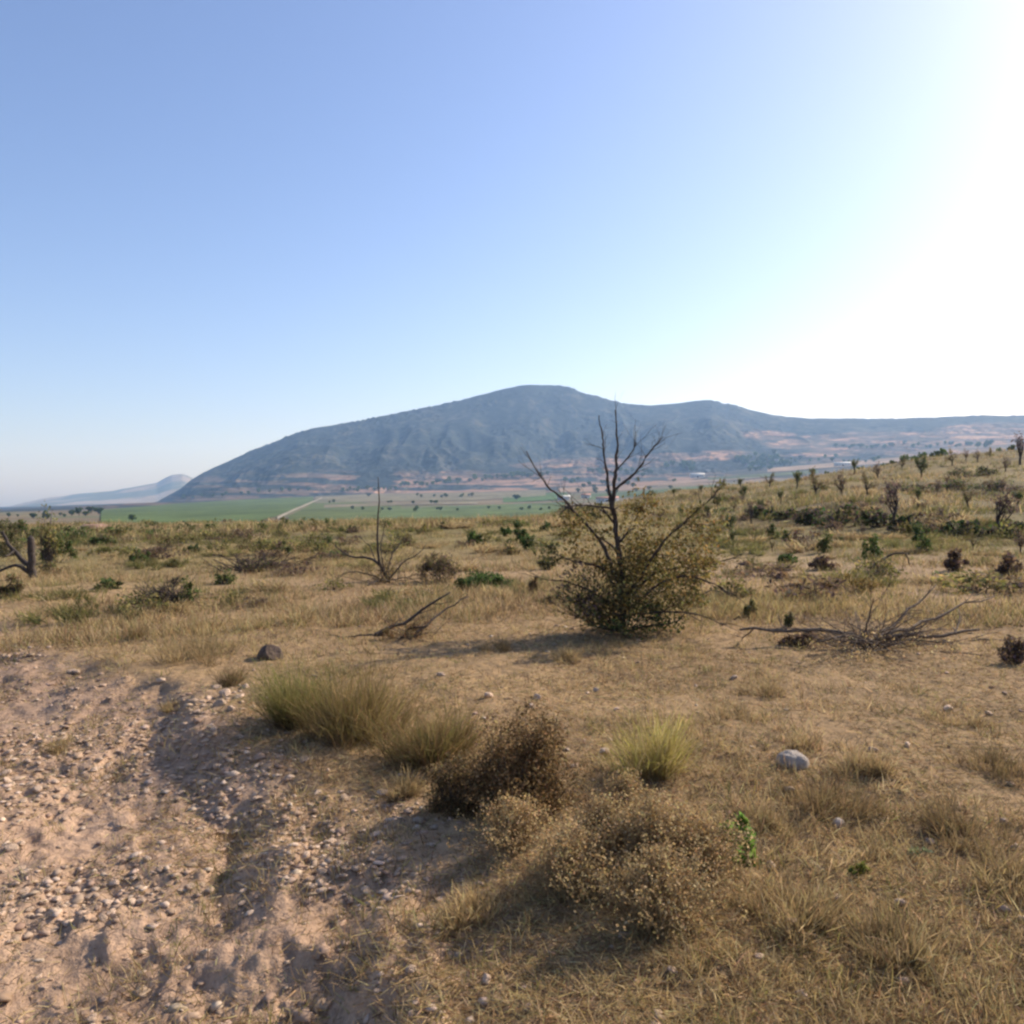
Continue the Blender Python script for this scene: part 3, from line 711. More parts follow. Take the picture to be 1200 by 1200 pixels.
branches('dead_branch_pile', 'fallen dark dead branches with rusty leaves in the middle of the field', 'branches', (478, 748),
  [([(440, 744), (455, 737), (474, 731), (497, 712), (526, 693)], 0.5, 0.026, 0.010), ([(484, 745), (505, 728), (522, 714), (550, 699)], 0.7, 0.017, 0.007), ([(470, 748), (480, 735), (500, 735)], -0.2, 0.014, 0.006), ([(448, 744), (420, 745), (396, 748)], 0.1, 0.014, 0.006)], 33,
  [('twigs', brush_mesh(34, 0.75, 0.22, 26, 0.005), M_BARK), ('foliage', leafy(903, 0.8, 0.25, 900, 0.028, [[0.20, 0.10, 0.045], [0.15, 0.10, 0.04], [0.17, 0.13, 0.05]], 12)[1], M_LEAF)], tw=4)
branches('fallen_branch', 'long bleached dead branches lying sprawled on the ground at the right', 'branches', (1022, 757),
  [([(1016, 757), (1038, 738), (1062, 716), (1096, 688)], 0.8, 0.024, 0.006), ([(1020, 752), (1060, 744), (1105, 745), (1150, 737)], 0.1, 0.030, 0.012), ([(1030, 746), (1062, 734), (1095, 728), (1120, 711), (1164, 700)], 0.9, 0.022, 0.006),
   ([(1018, 750), (985, 738), (940, 736), (900, 739), (866, 739)], 0.35, 0.026, 0.014), ([(1012, 748), (1018, 725), (1024, 702)], -0.2, 0.014, 0.005), ([(1020, 752), (1010, 752), (990, 744), (960, 752)], -0.2, 0.02, 0.008), ([(1025, 748), (1090, 752), (1140, 760), (1190, 772)], 0.2, 0.016, 0.006)], 35,
  [('twigs', brush_mesh(36, 1.5, 0.28, 60, 0.007), M_GREYBARK), ('foliage', leafy(37, 2.2, 0.22, 900, 0.03, BROWN + STRAW, 20)[1], M_LEAF)], M_GREYBARK, (0.15, 0.5), 5)
branches('dead_stump', 'thick forked dead tree stump at the left edge of the field', 'stump', (38, 678),
  [([(38, 680), (37, 655), (36, 630)], -0.1, 0.085, 0.070), ([(37, 668), (28, 658), (17, 646), (9, 636), (4, 624)], 0.2, 0.06, 0.030), ([(36, 672), (18, 659), (0, 671), (-14, 676)], -0.3, 0.05, 0.02), ([(16, 646), (11, 650), (6, 652)], -0.3, 0.025, 0.015)], 37, tw=1)
branches('bare_stick', 'thin bent dry stick rising from grass right of the dead tree', 'stick', (1050, 668), [([(1022, 664), (1036, 655), (1050, 647), (1062, 646), (1065, 662)], 0.2, 0.025, 0.012)], 38, tw=1)

# ------------------------------------------------------------------ foreground clumps and shrubs
def P_(u, py): return mpp(u, py)
def px_leafy(name, label, cat, u, py, w, h, n, leaf, colours, seed, clumps=20, group=None, dk=0.8, twigs=1, cs=0.22, sr=0.005):
    s = mpp(u, py); st, fo = leafy(seed, w * s, h * s, n, leaf, colours, clumps, depth=w * s * dk, stem_r=sr, twigs=twigs, cs=cs)
    return put(name, label, cat, u, py, [('stem', st, M_BARK), ('foliage', fo, M_LEAF)], group, rz=0.0)
def px_broom(name, label, cat, u, py, w, h, n, cb, ct, seed, width=0.004, lean=0.55, group=None, tuft=0.4):
    s = mpp(u, py); return put(name, label, cat, u, py, [('blades', broom(seed, w * s, h * s, n, cb, ct, width, lean, tuft), M_LEAF)], group, rz=0.0)
BRN = [[0.15, 0.09, 0.045], [0.11, 0.065, 0.035]]
GT = [[0.20, 0.225, 0.05], [0.26, 0.26, 0.07], [0.33, 0.28, 0.10]]
px_broom('broom_clump', 'tall olive green broom clump beside the stony track', 'shrub', 352, 848, 64, 100, 2400, BRN, GT, 51, 0.0032, 0.65)
px_broom('broom_clump', 'wide yellow brown broom clump, the largest by the track', 'shrub', 412, 864, 100, 104, 3600, BRN, [[0.29, 0.22, 0.075], [0.34, 0.23, 0.10], [0.22, 0.19, 0.055]], 52, 0.0032, 0.75)
px_broom('broom_clump', 'smaller broom clump with green tips left of the dark round bush', 'shrub', 505, 892, 90, 92, 2600, BRN, [[0.28, 0.22, 0.075], [0.24, 0.22, 0.06], [0.32, 0.20, 0.09]], 53, 0.0032, 0.8)
px_leafy('dark_bush', 'dark brown rounded bush casting a shadow in the foreground', 'bush', 614, 952, 150, 126, 17000, 0.019, [[0.20, 0.125, 0.055], [0.24, 0.15, 0.066], [0.15, 0.10, 0.045], [0.38, 0.25, 0.12]], 54, 140, cs=0.2, twigs=0)
px_leafy('dark_bush', 'low dark brown bush between the broom clump and the dark round bush', 'bush', 532, 948, 96, 66, 6000, 0.017, [[0.14, 0.10, 0.045], [0.18, 0.125, 0.06], [0.26, 0.18, 0.09]], 55, 60, cs=0.2, twigs=0)
px_broom('bright_tuft', 'bright yellow green feathery tuft standing alone in dry grass', 'shrub', 766, 908, 58, 92, 1500, [[0.24, 0.17, 0.07], [0.28, 0.20, 0.08]], [[0.38, 0.33, 0.08], [0.44, 0.37, 0.11], [0.32, 0.30, 0.07], [0.50, 0.40, 0.20]], 56, 0.003, 0.8)
for i, (u, py, w, h, n, lab) in enumerate([
  (602, 992, 96, 58, 46, 'pale dry shrub in front of the dark round bush'), (712, 1006, 80, 74, 56, 'dry seed head shrub right of the dark round bush'), (765, 1024, 110, 92, 76, 'tallest dry brown seed head shrub below the bright tuft'),
  (826, 1030, 90, 78, 52, 'dry brown seed head shrub beside the green leafy weed'), (672, 1050, 110, 80, 60, 'dry shrub at the near edge of the seed head thicket'), (770, 1085, 130, 90, 64, 'nearest dry seed head shrub under the tallest one'), (735, 944, 44, 44, 26, 'small dry shrub at the foot of the bright tuft')]):
    s = mpp(u, py); st, sd = seedy(600 + i, 1.35 * w * s, h * s, n * 3, PALESEED, 0.0115)
    put('dry_shrub', lab, 'shrub', u, py, [('stem', st, M_PALEWOOD), ('seed_heads', sd, M_DRY)], 'dry seed head shrubs in the foreground', rz=0.0)
BRIGHTLEAF = [[0.14, 0.23, 0.04], [0.18, 0.27, 0.055], [0.10, 0.17, 0.03]]
px_leafy('leafy_weed', 'bright green leafy weed beside the dry seed head shrubs', 'weed', 862, 1012, 60, 52, 420, 0.045, BRIGHTLEAF, 61, 12, sr=0.003)
px_leafy('leafy_weed', 'small yellow green weed near the bottom right', 'weed', 1010, 1024, 34, 18, 150, 0.035, [[0.22, 0.20, 0.04], [0.16, 0.17, 0.04]], 62, 7, sr=0.003)
px_leafy('leafy_weed', 'pale green weed creeping near the bottom right corner', 'weed', 1072, 1004, 40, 12, 130, 0.035, [[0.22, 0.24, 0.14], [0.16, 0.18, 0.09]], 63, 8, sr=0.003)
px_leafy('leafy_weed', 'small dark green weed at the far edge of the stony track', 'weed', 101, 713, 28, 18, 500, 0.03, GREEN + YELLOWG, 64, 9, sr=0.004)
tufts = [(270, 802, 34, 36, 'small brown tuft left of the tall broom clump'), (158, 748, 20, 32, 'grey brown tuft at the field edge of the stony track'), (235, 772, 88, 44, 'wide pale dry tuft right of the track edge'),
 (960, 948, 120, 62, 'brown dry tuft beside the round white stone'), (1132, 985, 110, 60, 'dark based dry tuft near the right edge'), (1010, 905, 90, 44, 'low dry tuft behind the round white stone'), (890, 968, 80, 44, 'low straw tuft left below the white stone'),
 (1165, 905, 80, 44, 'low dry tuft at the right edge beyond the dark based tuft'), (860, 842, 60, 30, 'low straw tuft right beyond the bright tuft'), (480, 930, 56, 40, 'short straw tuft in the shadow of the broom clump'), (205, 830, 40, 20, 'low tuft growing in the stony track'), (64, 880, 60, 24, 'thin low tuft on the left part of the track'),
 (1030, 1010, 60, 34, 'thin tuft between the pale creeping weed and yellow green weed'), (590, 762, 40, 22, 'low tuft near the foot of the fallen dark branches'), (660, 775, 40, 26, 'grey green tuft left below the half dead tree'), (935, 872, 50, 30, 'orange straw tuft just behind the white stone'),
 (900, 815, 50, 26, 'low tuft left of the sprawled bleached branches'), (1120, 850, 70, 30, 'wide low tuft in the dry grass at right'), (1180, 1040, 90, 60, 'straw tuft at the lower right corner'), (930, 1080, 110, 70, 'broad straw tuft close to the camera at right'), (1060, 1120, 120, 70, 'nearest straw tuft at the bottom right'), (560, 1075, 80, 60, 'straw tuft left of the nearest seed head shrub')]
for i, (u, py, w, h, lab) in enumerate(tufts):
    dark = 'dark' in lab or 'brown' in lab
    px_broom('grass_tuft', lab, 'grass tuft', u, py, w, h, int(260 + w * 7), [[0.17, 0.11, 0.055], [0.12, 0.08, 0.04]], ([[0.30, 0.21, 0.10], [0.22, 0.16, 0.075]] if dark else STRAW), 700 + i, 0.0035, 0.9, 'dry grass tufts in the foreground')

# ------------------------------------------------------------------ shrubs of the middle field
px_leafy('low_bush', 'dark green low spreading bush in the middle of the field', 'bush', 570, 691, 68, 27, 2600, 0.05, DKGREEN + GREEN, 71, 22)
px_leafy('dry_bush', 'brown domed dry bush left of the dark green low bush', 'bush', 516, 682, 52, 42, 2400, 0.045, BROWN + PURPLE + OLIVE, 72, 20)
px_leafy('green_shrub', 'small green shrub standing alone left of the green pair', 'shrub', 557, 640, 19, 22, 700, 0.09, GREEN + DKGREEN, 73, 12)
px_leafy('green_shrub', 'small round green shrub behind the green pair', 'shrub', 593, 629, 16, 14, 500, 0.10, GREEN + DKGREEN, 74, 10)
px_leafy('green_shrub', 'left shrub of the bright green pair in the field', 'shrub', 608, 637, 25, 23, 900, 0.09, [[0.06, 0.10, 0.025], [0.08, 0.12, 0.03]], 75, 14)
px_leafy('green_shrub', 'right darker shrub of the green pair in the field', 'shrub', 621, 644, 20, 27, 900, 0.085, DKGREEN + GREEN, 76, 14)
for i, (u, py, w, h, c_, lab) in enumerate([
  (1022, 655, 24, 36, GREEN, 'pointed green shrub left of the two green shrubs before the terrace bank'), (1083, 648, 22, 30, GREEN, 'bright green shrub in front of the dark terrace bank'), (1074, 640, 14, 34, DKGREEN + GREEN, 'narrow dark green shrub behind the bright green one by the bank'),
  (920, 634, 22, 22, YELLOWG + GREEN, 'yellow green shrub at the foot of the hillside'), (905, 632, 12, 24, DKGREEN + OLIVE, 'narrow dark olive shrub beside the yellow green one'), (922, 659, 32, 12, DKGREEN + GREEN, 'flat dark green mound of leaves on the dry slope'),
  (966, 648, 22, 28, OLIVE + GREEN, 'grey green shrub left of the pointed green shrub'), (1063, 630, 14, 18, YELLOWG, 'small yellow green shrub left of the narrow dark green one'), (1120, 668, 32, 26, PURPLE + BROWN, 'purplish dry shrub on the slope at right'), (1182, 676, 36, 30, PURPLE + BROWN, 'dark purplish shrub near the right edge'),
  (962, 668, 40, 20, BROWN + PURPLE, 'dead brown brush in front of the grey green shrub'), (1003, 694, 60, 24, [[0.26, 0.18, 0.06], [0.20, 0.14, 0.05]], 'wide mustard coloured dry bush on the lower slope'), (1188, 776, 36, 36, BROWN + PURPLE, 'dark brown bush at the right edge beside the sprawled branches'),
  (940, 756, 46, 18, BROWN + PURPLE, 'flat dark brush left of the sprawled branches'), (878, 722, 16, 26, OLIVE, 'thin olive weed right of the half dead tree'), (925, 735, 14, 20, OLIVE, 'thin olive weed above the bleached left branch'), (856, 622, 16, 24, DKGREEN + OLIVE, 'dark olive shrub at the tip of the tree right limb'),
  (640, 668, 22, 14, OLIVE, 'low olive shrub left of the half dead tree'), (597, 650, 26, 14, OLIVE + STRAW, 'pale straw shrub in front of the green pair'), (626, 694, 14, 18, BROWN, 'small brown shrub right of the dark green low bush'), (650, 706, 40, 12, BROWN + OLIVE, 'low brown scrub at the left foot of the tree')]):
    px_leafy('slope_shrub', lab, 'shrub', u, py, w, h, int(260 + w * 10), 0.045 if py > 690 else 0.08, c_, 800 + i, 13, 'shrubs on the right slope', sr=0.008, cs=0.26)
# the brushy heap at left
s = mpp(200, 708)
o_, p_ = put('brush_heap', 'heap of dark dead twigs with green leaves on its right side', 'brush', 196, 708, [('twigs', brush_mesh(88, 74 * s, 36 * s, 46, 0.012), M_BARK), ('foliage', leafy(89, 60 * s, 30 * s, 1200, 0.05, OLIVE + PURPLE, 14)[1], M_LEAF)], rz=0.0)
px_leafy('low_bush', 'green leafy bush growing out of the dead brush heap', 'bush', 222, 709, 30, 32, 900, 0.05, GREEN + OLIVE, 90, 12)
s = mpp(310, 668)
put('brush_heap', 'long low dark line of dead brush across the field', 'brush', 300, 669, [('twigs', brush_mesh(91, 70 * s, 18 * s, 50, 0.016), M_BARK), ('foliage', leafy(92, 66 * s, 14 * s, 1200, 0.06, PURPLE + OLIVE, 14)[1], M_LEAF)], rz=0.0, sc=(1.35, 0.8, 1.0))
rows = {
 'far': [(22, 640, 26, 14), (78, 634, 28, 18), (100, 630, 20, 14), (140, 629, 22, 14), (179, 629, 30, 18), (216, 624, 26, 12), (250, 622, 18, 14), (277, 624, 26, 14), (305, 623, 18, 12), (333, 621, 18, 18), (351, 620, 14, 12), (366, 620, 18, 12), (389, 620, 18, 13), (413, 624, 11, 9), (456, 619, 12, 12), (491, 626, 16, 13), (520, 620, 14, 9), (640, 622, 14, 10), (664, 626, 14, 12)],
 'mid': [(120, 650, 26, 12), (148, 648, 22, 10), (165, 660, 20, 16), (196, 646, 26, 20), (210, 664, 26, 12), (225, 648, 20, 16), (253, 647, 28, 22), (292, 646, 24, 18), (305, 644, 20, 15), (332, 650, 22, 16), (372, 650, 26, 16), (386, 642, 18, 16), (264, 684, 26, 16), (60, 672, 34, 18), (130, 690, 30, 14), (480, 640, 24, 14)],
}
kinds = [(GREEN + OLIVE, 'green'), (OLIVE + YELLOWG, 'olive'), (DKGREEN + OLIVE, 'dark green'), (BROWN + OLIVE, 'brown')]
gs = np.random.default_rng(15)
for rn, lst in rows.items():
    for i, (u, py, w, h) in enumerate(sorted(lst)):
        k = [0, 2, 0, 1][i % 4] if rn == 'far' else [3, 1, 2, 1, 0][i % 5]
        wh = 'far row along the plateau edge' if rn == 'far' else 'scattered nearer row of the left field'
        px_leafy('field_shrub', f'{kinds[k][1]} shrub, {ORDN[i]} from the left in the {wh}', 'shrub', u, py, w * 1.25, h, 330, 0.12 if rn == 'far' else 0.08, kinds[k][0], 1000 + i + (50 if rn == 'far' else 0), 13, 'shrubs dotting the dry field', sr=0.01, cs=0.26)

# low scrubby clumps between the shrubs, and on the slope
def scrub_leafy(seed, w, h, cl): st, fo = leafy(seed, w, h, 300, 0.09, cl, 16, cs=0.26, stem_r=0.008); return [('stem', st, M_BARK), ('foliage', fo, M_LEAF)]
SCRUB = [([('blades', broom(1700, 1.0, 0.5, 420, OLIVE, OLIVE + YELLOWG, 0.02, 1.0, 0.7), M_LEAF)], 'olive'), ([('blades', broom(1701, 1.0, 0.45, 420, BROWN, STRAW, 0.02, 1.1, 0.7), M_LEAF)], 'straw coloured'), (scrub_leafy(1702, 1.1, 0.5, OLIVE + YELLOWG), 'yellow green'), (scrub_leafy(1703, 1.2, 0.4, BROWN + PURPLE), 'brown'), (scrub_leafy(1704, 1.1, 0.5, GREEN + OLIVE), 'green')]
zones = [('in the far left field', 0, 420, 612, 656, 80, [.3, .25, .2, .15, .1]), ('around the green shrub pair', 420, 690, 614, 652, 26, [.3, .25, .2, .15, .1]), ('between the young trees of the hillside', 760, 1200, 566, 640, 90, [.33, .3, .07, .26, .04]), ('on the lower slope below the hillside', 780, 1200, 640, 712, 34, [.25, .45, .05, .25, 0]), ('in the middle of the field', 60, 640, 655, 730, 22, [.3, .4, .1, .2, 0])]
for wh, ua, ub, pa, pb, n_, pr in zones:
    for _ in range(n_):
        u = gs.uniform(ua, ub); py = gs.uniform(pa, pb); k = int(gs.choice(5, p=pr))
        p = ground_at(u, py)
        if p[1] > 140: continue
        sc = gs.uniform(0.5, 1.25) * (0.75 if py > 650 else 1.0)
        o = thing('scrub_clump', f'low {SCRUB[k][1]} scrub clump {wh}', 'scrub', (p[0], p[1], p[2] - 0.01), 'low scrub clumps ' + wh, gs.uniform(0, 6.28), (sc * gs.uniform(.9, 1.5), sc * gs.uniform(.9, 1.5), sc * gs.uniform(.7, 1.1)))
        for nm, me, mt_ in SCRUB[k][0]: obj(nm, me, mt_, o)

# ------------------------------------------------------------------ young trees of the terraced hillside
def young_tree(seed, h, cl, nleaf):
    g = np.random.default_rng(seed)
    L = []; tips = []
    P = wig([[0, 0, -0.05], [g.normal() * .03, g.normal() * .03, h * 0.28], [g.normal() * .06, g.normal() * .06, h * 0.5]], 0.02, 6, g)
    tr = [(P, np.linspace(0.055, 0.04, 6))]
    for _ in range(7):
        a = g.uniform(0, 6.28); d = np.array([math.cos(a) * 0.55, math.sin(a) * 0.55, 1.0])
        br = grow(P[g.integers(3, 6)], d, h * g.uniform(0.35, 0.6), 0.026, 2, g, 0.4, 0.2, (2, 3), 0.35, None, 5)
        L += br; tips += [b[0] for b in br]
    T = np.concatenate(tips)
    j = g.integers(0, len(T), nleaf)
    Pl = T[j] + g.normal(size=(nleaf, 3)) * 0.07
    V, Fq, C = leaf_geo(Pl, 0.10 * g.uniform(.6, 1.4, nleaf), cols(nleaf, cl, 0.2, g), g)
    return tube_mesh('trunk', tr, 6), tube_mesh('branches', L, 4), make_mesh('crown', V, [Fq], C, smooth=False)
YT = [young_tree(1200 + i, 1.0, c_, n) for i, (c_, n) in enumerate([(BROWN + OLIVE, 380), (OLIVE + DKGREEN, 520), (PURPLE + BROWN, 300), (DKGREEN + OLIVE, 640), (PURPLE, 200)])]
def plant_row(lst, where, group, name='young_tree'):
    for i, (u, py, hp, k) in enumerate(sorted(lst)):
        s = mpp(u, py); sc = hp * s * (0.85 if hp < 40 else 1.0)
        put(name, f'small {["brownish", "olive", "purplish", "dark green", "bare dark"][k]} tree, {ORDN[i]} from the left {where}', 'tree', u, py,
            [('trunk', YT[k][0], M_BARK), ('branches', YT[k][1], M_BARK), ('crown', YT[k][2], M_LEAF)], group, sc=(sc * gs.uniform(.75, 1.1), sc * gs.uniform(.75, 1.1), sc))
plant_row([(763, 584, 10, 3), (790, 582, 10, 1), (822, 578, 10, 1), (846, 574, 12, 0), (868, 572, 12, 1), (902, 571, 16, 0), (934, 573, 22, 1), (953, 562, 14, 1), (1001, 556, 18, 1), (1029, 561, 18, 2), (1057, 550, 12, 0), (1080, 560, 26, 3), (1116, 546, 18, 0), (1132, 541, 14, 2), (1146, 542, 14, 2), (1160, 537, 12, 0), (1178, 553, 18, 2), (1196, 545, 34, 4)], 'along the hill crest', 'young trees on the terraced hillside')
plant_row([(872, 586, 18, 3), (892, 600, 16, 3), (956, 582, 28, 0), (987, 582, 28, 2), (1016, 581, 26, 0), (1047, 618, 46, 4), (1075, 590, 18, 1), (1103, 613, 18, 4), (1134, 596, 26, 0), (1173, 630, 46, 4), (1160, 578, 16, 2), (1176, 580, 20, 2), (1098, 580, 18, 2), (1040, 584, 16, 0), (915, 590, 16, 1), (840, 596, 16, 1), (1110, 570, 14, 2), (1192, 596, 22, 1), (860, 600, 14, 0)], 'on the terraces below the hill crest', 'young trees on the terraced hillside')
plant_row([(830, 607, 16, 1), (880, 614, 26, 4), (858, 640, 20, 1), (905, 646, 16, 0), (945, 612, 16, 2), (800, 606, 16, 3), (1140, 644, 18, 0), (1196, 650, 30, 2), (1010, 628, 14, 2), (985, 640, 12, 1)], 'at the foot of the terraced hill', 'young trees on the terraced hillside')
# scrub growing on the terrace banks
gb = np.random.default_rng(16)
for i, (u, py, w, h, lab) in enumerate([(985, 618, 56, 34, 'largest dark bush on the lower terrace bank'), (950, 616, 34, 22, 'dark bush at the left end of the lower terrace bank'), (1025, 618, 44, 26, 'dark bush at the right of the largest bank bush'), (1060, 622, 34, 18, 'low dark bush on the bank left of the bright green shrub'),
   (1110, 626, 44, 16, 'low dark bush on the bank right of the bright green shrub'), (1148, 628, 46, 20, 'long dark bush on the bank near the right edge'), (1190, 630, 40, 20, 'dark bush at the right end of the lower bank'), (1118, 574, 40, 14, 'dark scrub on the upper terrace bank'), (1165, 575, 46, 13, 'dark scrub at the right of the upper terrace bank'),
   (1065, 576, 44, 10, 'dark scrub at the left of the upper terrace bank'), (1122, 560, 34, 14, 'rounded dark scrub above the upper terrace bank'), (890, 606, 30, 16, 'dark mound of scrub left of the terrace banks'), (925, 606, 34, 10, 'low dark scrub between the mound and the lower bank'), (1155, 558, 26, 12, 'small dark scrub near the top of the hill')]):
    s = mpp(u, py)
    st, fo = leafy(1300 + i, w * s * 1.25, h * s, 520, 0.17, DKGREEN + PURPLE + OLIVE, 18, depth=0.6 * w * s, stem_r=0.02, cs=0.26)
    put('bank_scrub', lab, 'bush', u, py, [('stem', st, M_BARK), ('foliage', fo, M_LEAF)], 'dark scrub on the terrace banks', rz=0.0)

# ------------------------------------------------------------------ left edge: saplings, hedge, pink earth
px_leafy('sapling', 'slender yellow green sapling rising behind the dead stump', 'tree', 56, 662, 30, 74, 420, 0.09, YELLOWG + OLIVE, 95, 16, sr=0.02, cs=0.26)
px_leafy('low_bush', 'olive bush at the foot of the slender sapling', 'bush', 66, 660, 44, 34, 1400, 0.09, OLIVE + GREEN, 96, 14)
px_leafy('low_bush', 'pale olive bush at the left edge behind the stump', 'bush', 10, 652, 46, 40, 1400, 0.09, OLIVE + [[0.2, 0.16, 0.09]], 97, 14)
px_leafy('low_bush', 'dry brown bush under the forked stump at the left edge', 'bush', 8, 700, 40, 26, 1200, 0.06, OLIVE + BROWN, 98, 12)
for i, (u, py, w, h, lab) in enumerate([(30, 634, 46, 28, 'olive bush left of the sapling behind the stump'), (2, 626, 40, 22, 'far pale bush at the very left edge'), (88, 636, 40, 22, 'grey olive bush right of the sapling'), (118, 640, 34, 16, 'low olive bush below the pinkish earth mound')]):
    px_leafy('low_bush', lab, 'bush', u, py, w, h, 700, 0.13, OLIVE + [[0.2, 0.16, 0.09]] + GREEN, 1600 + i, 16, cs=0.25, sr=0.012)
def mound(name, label, u, py, w, h, colr, seed):
    p = ground_at(u, py); s = p[1] / F; n = 28
    a, b = np.meshgrid(np.linspace(-1, 1, n), np.linspace(-1, 1, n)); rr_ = np.hypot(a, b)
    z = h * s * (ss(rr_, 1.0, 0.45) * (1 + 0.6 * fbm(a * 2, b * 2, seed, 4)))
    x = a * w * s * 0.5; y = b * w * s * 0.4
    z = z + H(x.ravel() + p[0], y.ravel() + p[1]).reshape(z.shape) - p[2] - 0.04
    ix = np.arange(n * n).reshape(n, n); qd = np.stack([ix[:-1, :-1], ix[:-1, 1:], ix[1:, 1:], ix[1:, :-1]], -1).reshape(-1, 4)
    cc = np.array(colr)[None] * (1 + 0.2 * fbm(x.ravel() * 2, y.ravel() * 2, seed + 3, 3))[:, None]
    o = obj(name, make_mesh(name, np.stack([x.ravel(), y.ravel(), z.ravel()], 1), [qd], cc), M_SOIL, loc=tuple(p)); return tag(o, label, 'mound')
mound('earth_mound', 'pinkish earth mound at the left end of the green field', 115, 620, 60, 5, (0.36, 0.235, 0.18), 3)
mound('earth_mound', 'lower pinkish earth heap left of the taller mound', 88, 626, 46, 4, (0.36, 0.25, 0.19), 5)

def blob_tree(seed, n=420, leaf=0.13, colours=DKGREEN, wide=0.85):
    g = np.random.default_rng(seed)
    k = 16; cc = unit(g.normal(size=(k, 3))) * g.uniform(0.2, 1, (k, 1)) ** 0.5 * np.array([wide * 0.36, wide * 0.36, 0.30]) + np.array([0, 0, 0.60])
    j = g.integers(0, k, n); P = cc[j] + unit(g.normal(size=(n, 3))) * 0.17 * g.uniform(0.5, 1, (n, 1)); P[:, 2] = np.clip(P[:, 2], 0.05, 1.02)
    V, Fq, C = leaf_geo(P, leaf * g.uniform(.6, 1.4, n), cols(n, colours, 0.22, g), g, aspect=0.8)
    tr = [(wig([[0, 0, -0.1], [0, 0, 0.25], [0.02, 0.02, 0.5]], 0.02, 5, g), np.linspace(0.05, 0.03, 5))]
    for c_ in cc[:6]: tr.append((wig([[0, 0, 0.25], c_ * .6 + [0, 0, .1], c_], 0.03, 5, g), np.linspace(0.025, 0.008, 5)))
    return tube_mesh('trunk', tr, 5), make_mesh('crown', V, [Fq], C, smooth=False)
BT = [blob_tree(1500 + i, colours=c_, wide=w_) for i, (c_, w_) in enumerate([(DKGREEN, 1.0), (DKGREEN + OLIVE, 0.85), (GREEN, 1.15), (DKGREEN, 1.3)])]
def far_tree(u, py, hp, label, group, D=None, k=None, name='valley_tree'):
    D = depth_for(u, py) if D is None else D
    x = D * (u - 600) / F; z = float(base_h(np.array(x), np.array(D)))
    if D > 2350:
        hit = ray_mtn(u, py); x, D, z = hit
    s = D / F * hp; t = BT[gs.integers(0, 4) if k is None else k]
    o = thing(name, label, 'tree', (x, D, z - 0.05 * s), group, gs.uniform(0, 6.28), (s * gs.uniform(.9, 1.3), s * gs.uniform(.9, 1.3), s))
    obj('trunk', t[0], M_BARK, o); obj('crown', t[1], M_LEAF, o)
_mv = np.empty(len(mo.data.vertices) * 3, np.float32); mo.data.vertices.foreach_get('co', _mv); _mv = _mv.reshape(-1, 3)
_mu, _mp = project(_mv); _front = _mv[:, 1] < 4000
def ray_mtn(u, py):
    d = (_mu - u) ** 2 + (_mp - py) ** 2 + np.where(_front, 0, 1e6); i = int(np.argmin(d)); return tuple(float(v) for v in _mv[i])
# trees just behind the hill crest
for i, (u, dpy, hp) in enumerate([(1037, 556, 15), (1048, 553, 16), (1060, 550, 18), (1071, 549, 17), (1082, 546, 18), (1096, 544, 18), (1104, 542, 17), (970, 560, 10), (1009, 556, 12), (1186, 533, 14), (1172, 535, 11)]):
    D = 190.0; x = D * (u - 600) / F; z = EYE - (dpy - hor(u)) / F * D; zb = float(base_h(np.array(x), np.array(D)))
    top = z + hp * D / F; hh = max(top - zb, 1.0)
    t = BT[i % 4]; o = thing('dark_tree', f'bushy dark tree, {ORDN[i]} from the left of those behind the hill crest' if False else 'bushy dark tree half hidden behind the right hill crest', 'tree', (x, D, zb), 'dark trees behind the hill crest', gs.uniform(0, 6), (hp * D / F * .9, hp * D / F * .9, hh))
    obj('trunk', t[0], M_BARK, o); obj('crown', t[1], M_LEAF, o)
for i, (u, py, hp) in enumerate([(60, 606, 9), (68, 605, 8), (76, 605, 9), (84, 604, 8), (92, 603, 10), (100, 603, 9), (108, 602, 10), (116, 601, 8), (44, 606, 9), (34, 607, 7), (80, 606, 6), (96, 605, 6), (104, 604, 7), (122, 602, 6), (50, 608, 6), (12, 608, 7), (24, 607, 6)]):
    far_tree(u + gs.normal() * 4, py + gs.normal() * 1.0, hp * gs.uniform(0.6, 1.25), 'dark tree in the hedgerow at the left end of the valley', 'hedgerow at the left of the valley')
far_tree(155, 611, 9, 'single dark round tree standing in the green field', None)
far_tree(762, 577, 14, 'dark round tree behind the branches of the half dead tree', None, D=900, k=3)
far_tree(606, 586, 8, 'single dark tree beside the small bright green field', None)
